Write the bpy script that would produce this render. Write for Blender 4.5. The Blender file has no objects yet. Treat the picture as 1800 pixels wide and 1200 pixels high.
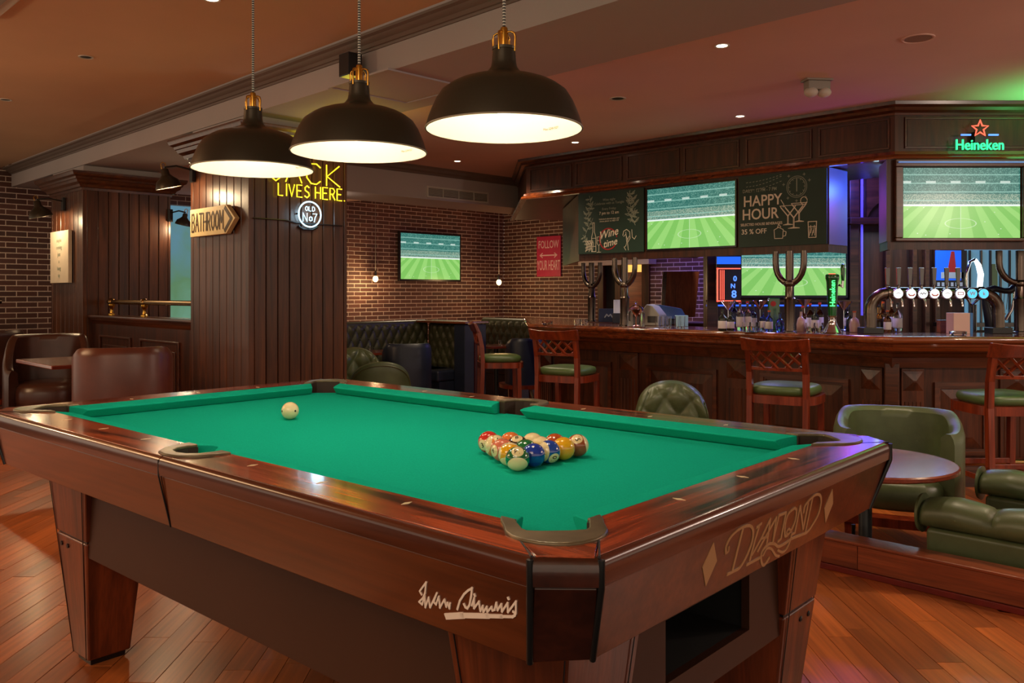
import bpy, bmesh, math, random
from mathutils import Matrix, Vector
random.seed(7)
S = bpy.context.scene
COL = S.collection
PI = math.pi
F, CY, CZ = 1490.0, 515.4, 1.22          # focal length in px, horizon row, camera height
def sr(r, g, b):
    return tuple(((c/255)/12.92 if c/255 <= .04045 else (((c/255)+.055)/1.055)**2.4) for c in (r, g, b))
# ------------------------------------------------------------------ camera, world, lights, exposure
cam = bpy.data.cameras.new('camera'); co = bpy.data.objects.new('camera', cam); COL.objects.link(co)
co.location = (0, 0, CZ); co.rotation_euler = (PI/2, 0, 0)
cam.sensor_width = 36; cam.lens = 36*F/1800; cam.shift_y = -(600-CY)/1800; cam.clip_start = .05
S.camera = co
S.view_settings.view_transform = 'Standard'; S.view_settings.look = 'None'
S.view_settings.gamma = 1; S.view_settings.use_curve_mapping = False
S.view_settings.exposure = 0.95
S.cycles.use_denoising = True
S.cycles.max_bounces = 6; S.cycles.diffuse_bounces = 3; S.cycles.glossy_bounces = 3; S.cycles.transmission_bounces = 5
S.cycles.caustics_reflective = False; S.cycles.caustics_refractive = False
S.cycles.sample_clamp_indirect = 4
w = bpy.data.worlds.new('world'); S.world = w; w.use_nodes = True
w.node_tree.nodes['Background'].inputs[0].default_value = (1, .78, .57, 1)
w.node_tree.nodes['Background'].inputs[1].default_value = .42
def light(kind, loc, power, color, size=.1, rot=(0, 0, 0), spot=None, blend=.6, name='lamp_or_fill', sy=None):
    l = bpy.data.lights.new(name, kind); l.energy = power; l.color = color
    if kind == 'AREA':
        l.size = size
        if sy: l.shape = 'RECTANGLE'; l.size_y = sy
    elif kind == 'SPOT': l.spot_size = spot; l.spot_blend = blend; l.shadow_soft_size = size
    else: l.shadow_soft_size = size
    o = bpy.data.objects.new(name, l); COL.objects.link(o); o.location = loc; o.rotation_euler = rot
    return o
WARM = (1, .72, .42)
# unseen fill areas added behind and beside the viewer to brighten the hall
light('AREA', (-1.6, -1.2, 2.7), 34, (1, .78, .55), 2.6)
light('AREA', (5.0, 2.6, 2.55), 22, (1, .80, .66), 1.6)
light('AREA', (-5.2, 3.4, 2.7), 34, (1, .60, .30), 1.6)
# unseen warm points added beside and behind the viewer to lift the ceilings
light('POINT', (-5.0, 4.3, 2.1), 26, (1, .66, .36), .1); light('POINT', (-1.9, .1, 2.15), 11, (1, .72, .44), .1); light('POINT', (4.6, 3.2, 2.1), 26, (1, .76, .62), .1)
# downlights of the bar side and the seating area
for x, y, p in ((.2, 5.6, 26), (1.9, 4.3, 30), (-.2, 8.6, 30), (.6, 7.0, 24), (3.2, 4.2, 26), (-1.0, 12.6, 50), (1.3, 12.8, 30)):
    light('SPOT', (x, y, 2.58), p, (1, .78, .52), .04, spot=2.3)
# bulbs of the three small wall lamps
light('POINT', (-2.76, 6.70, 2.02), 6, WARM, .03); light('POINT', (-5.0, 8.88, 2.0), 8, WARM, .03)
light('POINT', (-3.58, 9.30, 1.93), 5, WARM, .03)
# coloured lamps of the bar, plus lights added to brighten things there
light('POINT', (3.35, 8.0, 2.3), 18, (.12, .12, 1), .1)
light('POINT', (3.08, 6.74, 2.08), 12, (.05, .16, 1), .05)
light('POINT', (2.60, 6.50, 1.88), 1.2, (.7, .1, .8), .05)
light('SPOT', (4.0, 5.75, 1.95), 30, (.1, 1, .25), .1, rot=(PI, 0, 0), spot=2.2, blend=1)  # added spot throwing the neon's green glow onto the ceiling
light('AREA', (3.9, 8.0, 2.0), 9, (.55, .85, 1), .7, rot=(-.3, 0, 0))
light('POINT', (2.3, 10.8, 2.2), 6, (.35, .3, 1), .2)
light('POINT', (2.6, 10.4, 1.9), 10, (.2, .15, 1), .2)
light('SPOT', (2.05, 7.1, 1.53), 7, (.42, .4, 1), .05, spot=2.6)  # this and the next two: spots added to brighten bottles and counter
light('SPOT', (2.75, 6.75, 1.53), 4, (.8, .6, 1), .05, spot=2.6)
light('SPOT', (1.2, 8.1, 1.53), 5, (.8, .75, 1), .05, spot=2.6)
light('POINT', (-1.9, 8.9, 2.3), 8, (1, .8, .6), .1)  # added warm point to brighten the booth benches
light('SPOT', (1.9, 8.75, 2.58), 60, (1, .75, .55), .05, spot=2.2)  # added spot to brighten the menu stand
light('SPOT', (2.0, 11.6, 1.95), 60, (.26, .18, 1), .1, rot=(PI/2, 0, -PI/4), spot=1.5)

# ------------------------------------------------------------------ mesh builder
class MB:
    def __init__(s, m=None): s.v = []; s.f = []; s.m = m or Matrix()
    def add(s, vs, fs, m=None):
        n = len(s.v); M = s.m @ m if m is not None else s.m
        s.v += [tuple(M @ Vector(p)) for p in vs]; s.f += [tuple(i+n for i in f) for f in fs]
        return s
    def box(s, x0, x1, y0, y1, z0, z1, m=None):
        return s.add([(x0,y0,z0),(x1,y0,z0),(x1,y1,z0),(x0,y1,z0),(x0,y0,z1),(x1,y0,z1),(x1,y1,z1),(x0,y1,z1)],
                     [(0,3,2,1),(4,5,6,7),(0,1,5,4),(1,2,6,5),(2,3,7,6),(3,0,4,7)], m)
    def frust(s, a, b, m=None):            # a, b: four corners bottom, four corners top
        return s.add(list(a)+list(b), [(0,3,2,1),(4,5,6,7),(0,1,5,4),(1,2,6,5),(2,3,7,6),(3,0,4,7)], m)
    def prism(s, poly, z0, z1, ax='z', m=None):
        n = len(poly)
        if ax == 'z': a = [(x,y,z0) for x,y in poly]; b = [(x,y,z1) for x,y in poly]
        elif ax == 'y': a = [(x,z0,y) for x,y in poly]; b = [(x,z1,y) for x,y in poly]
        else: a = [(z0,x,y) for x,y in poly]; b = [(z1,x,y) for x,y in poly]
        return s.add(a+b, [tuple(range(n))[::-1], tuple(range(n,2*n))]+[(i,(i+1)%n,n+(i+1)%n,n+i) for i in range(n)], m)
    def ring(s, outer, inner, z0, z1):     # same count
        n = len(outer)
        vs = [(x,y,z0) for x,y in outer]+[(x,y,z0) for x,y in inner]+[(x,y,z1) for x,y in outer]+[(x,y,z1) for x,y in inner]
        fs = []
        for i in range(n-1):
            j = i+1
            fs += [(i,j,n+j,n+i),(2*n+i,3*n+i,3*n+j,2*n+j),(i,2*n+i,2*n+j,j),(n+i,n+j,3*n+j,3*n+i)]
        fs += [(0,n,3*n,2*n),(n-1,3*n-1,4*n-1,2*n-1)]
        return s.add(vs, fs)
    def lathe(s, prof, seg=24, c=(0,0,0), m=None, cap=True):
        vs = []; fs = []
        for r,z in prof:
            for k in range(seg):
                a = 2*PI*k/seg; vs.append((c[0]+r*math.cos(a), c[1]+r*math.sin(a), c[2]+z))
        for i in range(len(prof)-1):
            for k in range(seg):
                k2 = (k+1)%seg; fs.append((i*seg+k, i*seg+k2, (i+1)*seg+k2, (i+1)*seg+k))
        if cap:
            if prof[0][0] > 1e-4: fs.append(tuple(range(seg))[::-1])
            if prof[-1][0] > 1e-4: fs.append(tuple((len(prof)-1)*seg+k for k in range(seg)))
        return s.add(vs, fs, m)
    def tube(s, pts, r, seg=8, closed=False, m=None):
        P = [Vector(p) for p in pts]; n = len(P); vs = []; fs = []
        rr = r if isinstance(r, (list, tuple)) else [r]*n
        up = None
        for i in range(n):
            if closed: t = P[(i+1)%n]-P[i-1]
            else: t = P[min(i+1,n-1)]-P[max(i-1,0)]
            if t.length < 1e-9: t = Vector((0,0,1))
            t.normalize()
            if up is None:
                up = Vector((0,0,1)) if abs(t.z) < .9 else Vector((0,1,0))
            a = t.cross(up)
            if a.length < 1e-5: up = Vector((1,0,0)); a = t.cross(up)
            a.normalize(); b = a.cross(t).normalized(); up = b
            for k in range(seg):
                q = 2*PI*k/seg; vs.append(tuple(P[i]+a*(rr[i]*math.cos(q))+b*(rr[i]*math.sin(q))))
        for i in range(n if closed else n-1):
            j = (i+1)%n
            for k in range(seg):
                k2 = (k+1)%seg; fs.append((i*seg+k, i*seg+k2, j*seg+k2, j*seg+k))
        if not closed: fs += [tuple(range(seg))[::-1], tuple((n-1)*seg+k for k in range(seg))]
        return s.add(vs, fs, m)
    def sweep(s, path, prof, closed=False):  # path in xy, prof (outward offset, z) ; outward = right side of travel
        n = len(path); P = [Vector(p) for p in path]; k = len(prof); vs = []; fs = []
        def nrm(a, b):
            d = (b-a).normalized(); return Vector((d.y, -d.x))
        for i in range(n):
            if closed or 0 < i < n-1:
                n1 = nrm(P[i-1], P[i]); n2 = nrm(P[i], P[(i+1)%n]); b = (n1+n2)
                b = b/ max(.3, b.length_squared/2) if b.length > 1e-6 else n1
            else: b = nrm(P[0], P[1]) if i == 0 else nrm(P[-2], P[-1])
            for o,z in prof: vs.append((P[i].x+b.x*o, P[i].y+b.y*o, z))
        for i in range(n if closed else n-1):
            j = (i+1)%n
            for q in range(k):
                q2 = (q+1)%k; fs.append((i*k+q, j*k+q, j*k+q2, i*k+q2))
        if not closed: fs += [tuple(range(k)), tuple((n-1)*k+q for q in range(k))[::-1]]
        return s.add(vs, fs)
    def surf(s, fn, nu, nv, cu=False, cv=False, m=None):
        vs = [fn(i/(nu if cu else nu-1), j/(nv if cv else nv-1)) for i in range(nu) for j in range(nv)]; fs = []
        for i in range(nu if cu else nu-1):
            for j in range(nv if cv else nv-1):
                i2 = (i+1)%nu; j2 = (j+1)%nv; fs.append((i*nv+j, i2*nv+j, i2*nv+j2, i*nv+j2))
        return s.add(vs, fs, m)
    def sphere(s, r, c=(0,0,0), seg=20, rings=12, sc=(1,1,1)):
        vs = [(c[0],c[1],c[2]-r*sc[2])]; fs = []
        for i in range(1, rings):
            t = PI*i/rings
            for k in range(seg):
                a = 2*PI*k/seg; vs.append((c[0]+r*sc[0]*math.sin(t)*math.cos(a), c[1]+r*sc[1]*math.sin(t)*math.sin(a), c[2]-r*sc[2]*math.cos(t)))
        vs.append((c[0],c[1],c[2]+r*sc[2])); L = len(vs)-1
        for k in range(seg):
            k2 = (k+1)%seg; fs.append((0, 1+k2, 1+k)); fs.append((L, L-seg+k, L-seg+k2))
            for i in range(rings-2): fs.append((1+i*seg+k, 1+i*seg+k2, 1+(i+1)*seg+k2, 1+(i+1)*seg+k))
        return s.add(vs, fs)
    def stroke(s, pts, w, y0=-.002, closed=False, t=.0015):   # flat ribbon in the xz plane, facing -y
        P = [Vector(p) for p in pts]
        if closed: P.append(P[0])
        for i in range(len(P)-1):
            d = P[i+1]-P[i]
            if d.length < 1e-6: continue
            d.normalize(); q = Vector((-d.y, d.x))*w/2; e = d*w*.35
            a, b = P[i]-e, P[i+1]+e
            yy = y0-(i%2)*.0002
            s.add([(a.x-q.x,yy,a.y-q.y),(b.x-q.x,yy,b.y-q.y),(b.x+q.x,yy,b.y+q.y),(a.x+q.x,yy,a.y+q.y),
                   (a.x-q.x,yy+t,a.y-q.y),(b.x-q.x,yy+t,b.y-q.y),(b.x+q.x,yy+t,b.y+q.y),(a.x+q.x,yy+t,a.y+q.y)],
                  [(0,1,2,3),(4,7,6,5),(0,4,5,1),(1,5,6,2),(2,6,7,3),(3,7,4,0)])
        return s
    def text(s, body, x, z, size, y=-.003, ext=.001, off=0, shear=0, sx=1, align='CENTER', m=None, rot=0):
        c = bpy.data.curves.new('lettering', 'FONT'); c.body = body; c.size = 1; c.extrude = 0; c.offset = off
        c.shear = shear; c.align_x = align; c.align_y = 'CENTER'; c.resolution_u = 3
        o = bpy.data.objects.new('lettering', c); COL.objects.link(o)
        me = bpy.data.meshes.new_from_object(o.evaluated_get(bpy.context.evaluated_depsgraph_get()))
        bpy.data.objects.remove(o); bpy.data.curves.remove(c)
        cr, sn = math.cos(rot), math.sin(rot)
        def q(v):
            a, b = v.co.x*size*sx, v.co.y*size
            return (x+a*cr-b*sn, y, z+a*sn+b*cr)
        vs = [q(v) for v in me.vertices]; n = len(vs); fs = [tuple(p.vertices) for p in me.polygons]
        from collections import Counter
        ec = Counter()
        for f in fs:
            for i in range(len(f)): ec[(f[i], f[(i+1)%len(f)])] += 1
        side = [(b,a,a+n,b+n) for (a,b) in ec if (b,a) not in ec]
        s.add(vs+[(a,b+ext,c2) for a,b,c2 in vs], fs+[tuple(i+n for i in f)[::-1] for f in fs]+side, m)
        bpy.data.meshes.remove(me)
        return s
    def build(s, name, mat, parent=None, smooth=None, bevel=0, bseg=2, label=None, uv=None, kind=None, sub=0, fixn=False):
        me = bpy.data.meshes.new(name); me.from_pydata(s.v, [], s.f); me.update()
        if fixn or len(s.f) < 6000:
            b_m = bmesh.new(); b_m.from_mesh(me); bmesh.ops.recalc_face_normals(b_m, faces=b_m.faces); b_m.to_mesh(me); b_m.free()
        if smooth is not None:
            me.shade_smooth()
            if smooth < 179: me.set_sharp_from_angle(angle=math.radians(smooth))
        if uv:
            l = me.uv_layers.new(); n = 0
            for p in me.polygons:
                for li in p.loop_indices:
                    c = me.vertices[me.loops[li].vertex_index].co; l.data[li].uv = uv(c)
        o = bpy.data.objects.new(name, me); COL.objects.link(o)
        me.materials.append(mat)
        if parent: o.parent = parent
        if bevel:
            b = o.modifiers.new('bevel', 'BEVEL'); b.width = bevel; b.segments = bseg; b.limit_method = 'ANGLE'; b.angle_limit = .6
            if smooth is None: me.shade_smooth(); b.harden_normals = True
        if sub:
            b = o.modifiers.new('sub', 'SUBSURF'); b.levels = sub; b.render_levels = sub
        if label: o['label'] = label
        if kind: o['kind'] = kind
        return o
def tag(o, label=None, cat=None, group=None, kind=None):
    if label: o['label'] = label
    if cat: o['category'] = cat
    if group: o['group'] = group
    if kind: o['kind'] = kind
    return o
def thing(name, label, cat, loc=(0,0,0), rz=0, group=None, kind=None):
    o = bpy.data.objects.new(name, None); COL.objects.link(o); o.empty_display_size = .05
    o.location = loc; o.rotation_euler = (0,0,rz)
    return tag(o, label, cat, group, kind)
def struct(name, parent=None, loc=(0,0,0), rz=0):
    o = bpy.data.objects.new(name, None); COL.objects.link(o); o.location = loc; o.rotation_euler = (0,0,rz); o['kind'] = 'structure'
    return o
CH = {}
def copy_tree(o, par=None):
    c = o.copy(); COL.objects.link(c); c.parent = par
    for ch in [x for x in bpy.data.objects if x.parent == o]: copy_tree(ch, c)
    return c
def dup(o, loc, rz, label=None, group=None):
    c = copy_tree(o); c.location = loc; c.rotation_euler = (0,0,rz)
    if label: c['label'] = label
    if group: c['group'] = group
    return c
def W(px, py, t): return Vector(((px-900)/F*t, t, CZ-(py-CY)/F*t))
def GX(px, t): return (px-900)/F*t
def GZ(py, t): return CZ-(py-CY)/F*t

# ------------------------------------------------------------------ materials
def newmat(name):
    m = bpy.data.materials.new(name); m.use_nodes = True; nt = m.node_tree
    return m, nt, nt.nodes['Principled BSDF'], nt.nodes, nt.links
def setp(b, **k):
    for a, v in k.items():
        a = {'rough':'Roughness','metal':'Metallic','coat':'Coat Weight','coatr':'Coat Roughness','trans':'Transmission Weight',
             'ior':'IOR','sheen':'Sheen Weight','emit':'Emission Strength','alpha':'Alpha','spec':'Specular IOR Level'}[a]
        b.inputs[a].default_value = v
def rnd(nt):                                # per object + per island random value
    N, L = nt.nodes, nt.links
    oi = N.new('ShaderNodeObjectInfo'); ge = N.new('ShaderNodeNewGeometry')
    a = N.new('ShaderNodeMath'); a.operation = 'ADD'; L.new(oi.outputs['Random'], a.inputs[0]); L.new(ge.outputs['Random Per Island'], a.inputs[1])
    f = N.new('ShaderNodeMath'); f.operation = 'FRACT'; L.new(a.outputs[0], f.inputs[0])
    return f.outputs[0]
def wood(name, dark, light_, rough=.35, axis='Z', sc=1.0, coat=.3, coatr=.15, var=.25, bump=.08, contrast=1.0, spec=.5):
    m, nt, b, N, L = newmat(name)
    tc = N.new('ShaderNodeTexCoord'); r = rnd(nt)
    cx = N.new('ShaderNodeCombineXYZ')
    mu = N.new('ShaderNodeMath'); mu.operation = 'MULTIPLY'; mu.inputs[1].default_value = 13.7; L.new(r, mu.inputs[0])
    for i in range(3): L.new(mu.outputs[0], cx.inputs[i])
    ad = N.new('ShaderNodeVectorMath'); L.new(tc.outputs['Object'], ad.inputs[0]); L.new(cx.outputs[0], ad.inputs[1])
    mp = N.new('ShaderNodeMapping'); L.new(ad.outputs[0], mp.inputs[0])
    s = [22*sc]*3; s['XYZ'.index(axis)] = 1.6*sc; mp.inputs['Scale'].default_value = s
    n1 = N.new('ShaderNodeTexNoise'); n1.inputs['Scale'].default_value = 1; n1.inputs['Detail'].default_value = 5; n1.inputs['Distortion'].default_value = .9
    L.new(mp.outputs[0], n1.inputs['Vector'])
    mp2 = N.new('ShaderNodeMapping'); L.new(ad.outputs[0], mp2.inputs[0]); s2 = [180*sc]*3; s2['XYZ'.index(axis)] = 6*sc; mp2.inputs['Scale'].default_value = s2
    n2 = N.new('ShaderNodeTexNoise'); n2.inputs['Scale'].default_value = 1; n2.inputs['Detail'].default_value = 2; L.new(mp2.outputs[0], n2.inputs['Vector'])
    cr = N.new('ShaderNodeValToRGB'); L.new(n1.outputs['Fac'], cr.inputs[0])
    cr.color_ramp.elements[0].position = .5-.2/contrast; cr.color_ramp.elements[1].position = .5+.2/contrast
    cr.color_ramp.elements[0].color = (*dark, 1); cr.color_ramp.elements[1].color = (*light_, 1)
    mr = N.new('ShaderNodeMapRange'); mr.inputs['From Min'].default_value = .35; mr.inputs['From Max'].default_value = .65
    mr.inputs['To Min'].default_value = .82; mr.inputs['To Max'].default_value = 1.12; L.new(n2.outputs['Fac'], mr.inputs[0])
    vr = N.new('ShaderNodeMapRange'); vr.inputs['To Min'].default_value = 1-var; vr.inputs['To Max'].default_value = 1+var; L.new(r, vr.inputs[0])
    mm = N.new('ShaderNodeMath'); mm.operation = 'MULTIPLY'; L.new(mr.outputs[0], mm.inputs[0]); L.new(vr.outputs[0], mm.inputs[1])
    mx = N.new('ShaderNodeVectorMath'); mx.operation = 'SCALE'; L.new(cr.outputs[0], mx.inputs[0]); L.new(mm.outputs[0], mx.inputs['Scale'])
    L.new(mx.outputs[0], b.inputs['Base Color'])
    if bump:
        bp = N.new('ShaderNodeBump'); bp.inputs['Strength'].default_value = bump; bp.inputs['Distance'].default_value = .01
        L.new(n2.outputs['Fac'], bp.inputs['Height']); L.new(bp.outputs[0], b.inputs['Normal'])
    setp(b, rough=rough, coat=coat, coatr=coatr, spec=spec)
    return m
def plain(name, col, rough=.5, metal=0, coat=0, coatr=.1, nscale=0, namt=.15, bump=0, sheen=0, **k):
    m, nt, b, N, L = newmat(name)
    b.inputs['Base Color'].default_value = (*col, 1); setp(b, rough=rough, metal=metal, coat=coat, coatr=coatr, sheen=sheen, **k)
    if nscale:
        tc = N.new('ShaderNodeTexCoord'); n = N.new('ShaderNodeTexNoise'); n.inputs['Scale'].default_value = nscale; n.inputs['Detail'].default_value = 4
        L.new(tc.outputs['Object'], n.inputs['Vector'])
        mr = N.new('ShaderNodeMapRange'); mr.inputs['From Min'].default_value = .3; mr.inputs['From Max'].default_value = .7
        mr.inputs['To Min'].default_value = 1-namt; mr.inputs['To Max'].default_value = 1+namt; L.new(n.outputs['Fac'], mr.inputs[0])
        mx = N.new('ShaderNodeVectorMath'); mx.operation = 'SCALE'; mx.inputs[0].default_value = col; L.new(mr.outputs[0], mx.inputs['Scale'])
        L.new(mx.outputs[0], b.inputs['Base Color'])
        if bump:
            bp = N.new('ShaderNodeBump'); bp.inputs['Strength'].default_value = bump; bp.inputs['Distance'].default_value = .005
            L.new(n.outputs['Fac'], bp.inputs['Height']); L.new(bp.outputs[0], b.inputs['Normal'])
    return m
def leather(name, col, rough=.38, cr=.0):
    m, nt, b, N, L = newmat(name)
    tc = N.new('ShaderNodeTexCoord'); v = N.new('ShaderNodeTexVoronoi'); v.inputs['Scale'].default_value = 260
    L.new(tc.outputs['Object'], v.inputs['Vector'])
    n = N.new('ShaderNodeTexNoise'); n.inputs['Scale'].default_value = 7; n.inputs['Detail'].default_value = 4; L.new(tc.outputs['Object'], n.inputs['Vector'])
    mr = N.new('ShaderNodeMapRange'); mr.inputs['From Min'].default_value = .3; mr.inputs['From Max'].default_value = .7
    mr.inputs['To Min'].default_value = .8; mr.inputs['To Max'].default_value = 1.2; L.new(n.outputs['Fac'], mr.inputs[0])
    mx = N.new('ShaderNodeVectorMath'); mx.operation = 'SCALE'; mx.inputs[0].default_value = col; L.new(mr.outputs[0], mx.inputs['Scale']); L.new(mx.outputs[0], b.inputs['Base Color'])
    bp = N.new('ShaderNodeBump'); bp.inputs['Strength'].default_value = .12; bp.inputs['Distance'].default_value = .002
    L.new(v.outputs['Distance'], bp.inputs['Height']); L.new(bp.outputs[0], b.inputs['Normal'])
    setp(b, rough=rough, spec=.55)
    return m
def emit(name, col, st, base=None):
    m, nt, b, N, L = newmat(name)
    b.inputs['Base Color'].default_value = (*(base or col), 1); b.inputs['Emission Color'].default_value = (*col, 1); b.inputs['Emission Strength'].default_value = st
    b.inputs['Roughness'].default_value = .4
    return m
def glass(name, col=(1,1,1), rough=.02, ior=1.45):
    m, nt, b, N, L = newmat(name); b.inputs['Base Color'].default_value = (*col, 1); setp(b, rough=rough, trans=1.0, ior=ior); return m
def brickmat(name, cols):
    m, nt, b, N, L = newmat(name); r = rnd(nt)
    cr = N.new('ShaderNodeValToRGB'); L.new(r, cr.inputs[0]); cr.color_ramp.interpolation = 'CONSTANT'
    while len(cr.color_ramp.elements) < len(cols): cr.color_ramp.elements.new(.5)
    for i, c in enumerate(cols): cr.color_ramp.elements[i].position = i/len(cols); cr.color_ramp.elements[i].color = (*c, 1)
    tc = N.new('ShaderNodeTexCoord'); n = N.new('ShaderNodeTexNoise'); n.inputs['Scale'].default_value = 30; n.inputs['Detail'].default_value = 4
    L.new(tc.outputs['Object'], n.inputs['Vector'])
    mr = N.new('ShaderNodeMapRange'); mr.inputs['To Min'].default_value = .75; mr.inputs['To Max'].default_value = 1.25; L.new(n.outputs['Fac'], mr.inputs[0])
    mx = N.new('ShaderNodeVectorMath'); mx.operation = 'SCALE'; L.new(cr.outputs[0], mx.inputs[0]); L.new(mr.outputs[0], mx.inputs['Scale'])
    L.new(mx.outputs[0], b.inputs['Base Color']); setp(b, rough=.7)
    return m
def football(name, st=1.0):
    m, nt, b, N, L = newmat(name)
    def math_(op, a, c=None, d=None):
        n = N.new('ShaderNodeMath'); n.operation = op
        for i, x in enumerate((a, c, d)):
            if x is None: continue
            if isinstance(x, (int, float)): n.inputs[i].default_value = x
            else: L.new(x, n.inputs[i])
        return n.outputs[0]
    def mix(f, a, c):
        n = N.new('ShaderNodeMix'); n.data_type = 'RGBA'; n.clamp_factor = True
        L.new(f, n.inputs[0])
        for i, x in ((6, a), (7, c)):
            if isinstance(x, tuple): n.inputs[i].default_value = (*x, 1)
            else: L.new(x, n.inputs[i])
        return n.outputs[2]
    tc = N.new('ShaderNodeTexCoord'); sp = N.new('ShaderNodeSeparateXYZ'); L.new(tc.outputs['UV'], sp.inputs[0]); u, v = sp.outputs[0], sp.outputs[1]
    # pitch with mown stripes fanning out of a far vanishing point
    k = math_('DIVIDE', math_('SUBTRACT', u, .5), math_('SUBTRACT', .95, v))
    fr = math_('FRACT', math_('ADD', math_('MULTIPLY', k, 4.2), .5)); st1 = math_('GREATER_THAN', fr, .5)
    pitch = mix(st1, sr(122, 190, 92), sr(146, 206, 112))
    # pitch lines: halfway line and centre circle
    e = math_('ADD', math_('POWER', math_('DIVIDE', math_('SUBTRACT', u, .5), .13), 2), math_('POWER', math_('DIVIDE', math_('SUBTRACT', v, .22), .07), 2))
    ln = math_('LESS_THAN', math_('ABSOLUTE', math_('SUBTRACT', e, 1)), .08)
    hl = math_('LESS_THAN', math_('ABSOLUTE', math_('SUBTRACT', u, .5)), .003)
    pitch = mix(math_('MULTIPLY', math_('MAXIMUM', ln, hl), .45), pitch, sr(225, 240, 215))
    vo = N.new('ShaderNodeTexVoronoi'); vo.inputs['Scale'].default_value = 14; L.new(tc.outputs['UV'], vo.inputs['Vector'])
    pl = math_('LESS_THAN', vo.outputs['Distance'], .075); pitch = mix(math_('MULTIPLY', pl, .8), pitch, sr(240, 245, 235))
    # stands
    mp = N.new('ShaderNodeMapping'); mp.inputs['Scale'].default_value = (170, 90, 1); L.new(tc.outputs['UV'], mp.inputs[0])
    wn = N.new('ShaderNodeTexWhiteNoise'); sn = N.new('ShaderNodeVectorMath'); sn.operation = 'FLOOR'; L.new(mp.outputs[0], sn.inputs[0]); L.new(sn.outputs[0], wn.inputs['Vector'])
    crowd = mix(math_('GREATER_THAN', wn.outputs['Value'], .72), sr(44, 108, 100), sr(92, 146, 134))
    low = mix(math_('GREATER_THAN', wn.outputs['Value'], .5), sr(84, 130, 116), sr(148, 170, 150))
    crowd = mix(math_('MULTIPLY', math_('LESS_THAN', v, .63), .9), crowd, low)
    bands = math_('LESS_THAN', math_('ABSOLUTE', math_('SUBTRACT', math_('FRACT', math_('MULTIPLY', v, 8.3)), .5)), .07)
    crowd = mix(math_('MULTIPLY', bands, .55), crowd, sr(150, 205, 190))
    ls = math_('MULTIPLY', math_('LESS_THAN', math_('ABSOLUTE', math_('SUBTRACT', v, .80)), .017), math_('LESS_THAN', math_('FRACT', math_('MULTIPLY', u, 4.8)), .4))
    crowd = mix(math_('MULTIPLY', ls, .5), crowd, sr(235, 250, 240))
    c = mix(math_('GREATER_THAN', v, .47), pitch, crowd)
    bo = math_('LESS_THAN', math_('ABSOLUTE', math_('SUBTRACT', v, .475)), .013); c = mix(math_('MULTIPLY', bo, .85), c, sr(240, 250, 245))
    L.new(c, b.inputs['Emission Color']); b.inputs['Emission Strength'].default_value = st; b.inputs['Base Color'].default_value = (.01,.01,.01,1); setp(b, rough=.25)
    return m

M = {}
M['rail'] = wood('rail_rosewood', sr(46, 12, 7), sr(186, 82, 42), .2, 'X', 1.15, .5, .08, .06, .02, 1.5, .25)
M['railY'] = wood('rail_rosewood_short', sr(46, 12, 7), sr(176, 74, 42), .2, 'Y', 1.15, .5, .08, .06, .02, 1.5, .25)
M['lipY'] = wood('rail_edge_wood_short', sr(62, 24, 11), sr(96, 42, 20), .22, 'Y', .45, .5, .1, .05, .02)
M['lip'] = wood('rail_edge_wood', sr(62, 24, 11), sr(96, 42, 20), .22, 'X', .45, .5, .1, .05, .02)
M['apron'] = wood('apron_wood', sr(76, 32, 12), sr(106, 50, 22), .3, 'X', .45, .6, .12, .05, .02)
M['cornerblock'] = wood('corner_block_wood', sr(38, 13, 8), sr(62, 24, 14), .25, 'X', .6, .8, .1, .05, .02)
M['tleg'] = wood('table_leg_wood', sr(66, 24, 10), sr(118, 52, 24), .35, 'Z', .7, .4, .15, .08, .05, 1.3)
M['body'] = plain('table_body_lacquer', sr(60, 30, 13), .5, nscale=3, namt=.06)
M['black'] = plain('black_trim', (.006,.006,.007), .35)
M['felt'] = plain('green_felt', sr(24, 176, 150), 1.0, nscale=300, namt=.08, bump=.08, spec=.0)
M['casting'] = plain('pocket_casting', sr(112, 100, 78), .34, .5, nscale=18, namt=.35, bump=.05)
M['pocket'] = plain('pocket_liner', sr(52, 36, 28), .6, nscale=20)
M['pearl'] = plain('sight_inlay', sr(235, 215, 175), .25)
M['paint'] = plain('cream_paint', sr(240, 218, 204), .5)
M['gold'] = plain('logo_gold', sr(196, 148, 104), .45)
M['pill'] = wood('pillar_board_wood', sr(56, 28, 13), sr(96, 53, 27), .36, 'Z', .8, .22, .2, .14, .05, 1, .4)
M['pillX'] = wood('moulding_wood', sr(58, 29, 15), sr(102, 56, 30), .3, 'X', .8, .45, .18, .08, .04)
M['bar'] = wood('bar_wood', sr(46, 22, 11), sr(92, 46, 24), .32, 'X', .8, .4, .18, .08, .04)
M['barZ'] = wood('bar_panel_wood', sr(42, 20, 10), sr(84, 42, 22), .42, 'Z', .8, .12, .25, .1, .04, 1.0, .35)
M['bartop'] = wood('bar_top_wood', sr(76, 32, 14), sr(146, 74, 36), .2, 'X', .6, .9, .08, .06, .02)
M['stool'] = wood('stool_wood', sr(88, 28, 12), sr(138, 54, 26), .3, 'Z', .9, .5, .12, .08, .03)
M['kerb'] = wood('kerb_wood', sr(104, 44, 22), sr(150, 74, 40), .35, 'X', .8, .3, .2, .08, .04)
M['kerbred'] = plain('kerb_red_base', sr(112, 28, 20), .4, nscale=20)
M['plank'] = wood('floor_plank_wood', sr(146, 72, 28), sr(196, 108, 48), .33, 'Y', .35, .2, .2, .36, .04, .55)
M['gap'] = plain('floor_gap', sr(34, 18, 10), .8)
M['ttop'] = wood('cafe_table_wood', sr(96, 34, 20), sr(138, 62, 40), .22, 'X', .8, .8, .12, .05, .02)
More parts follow.
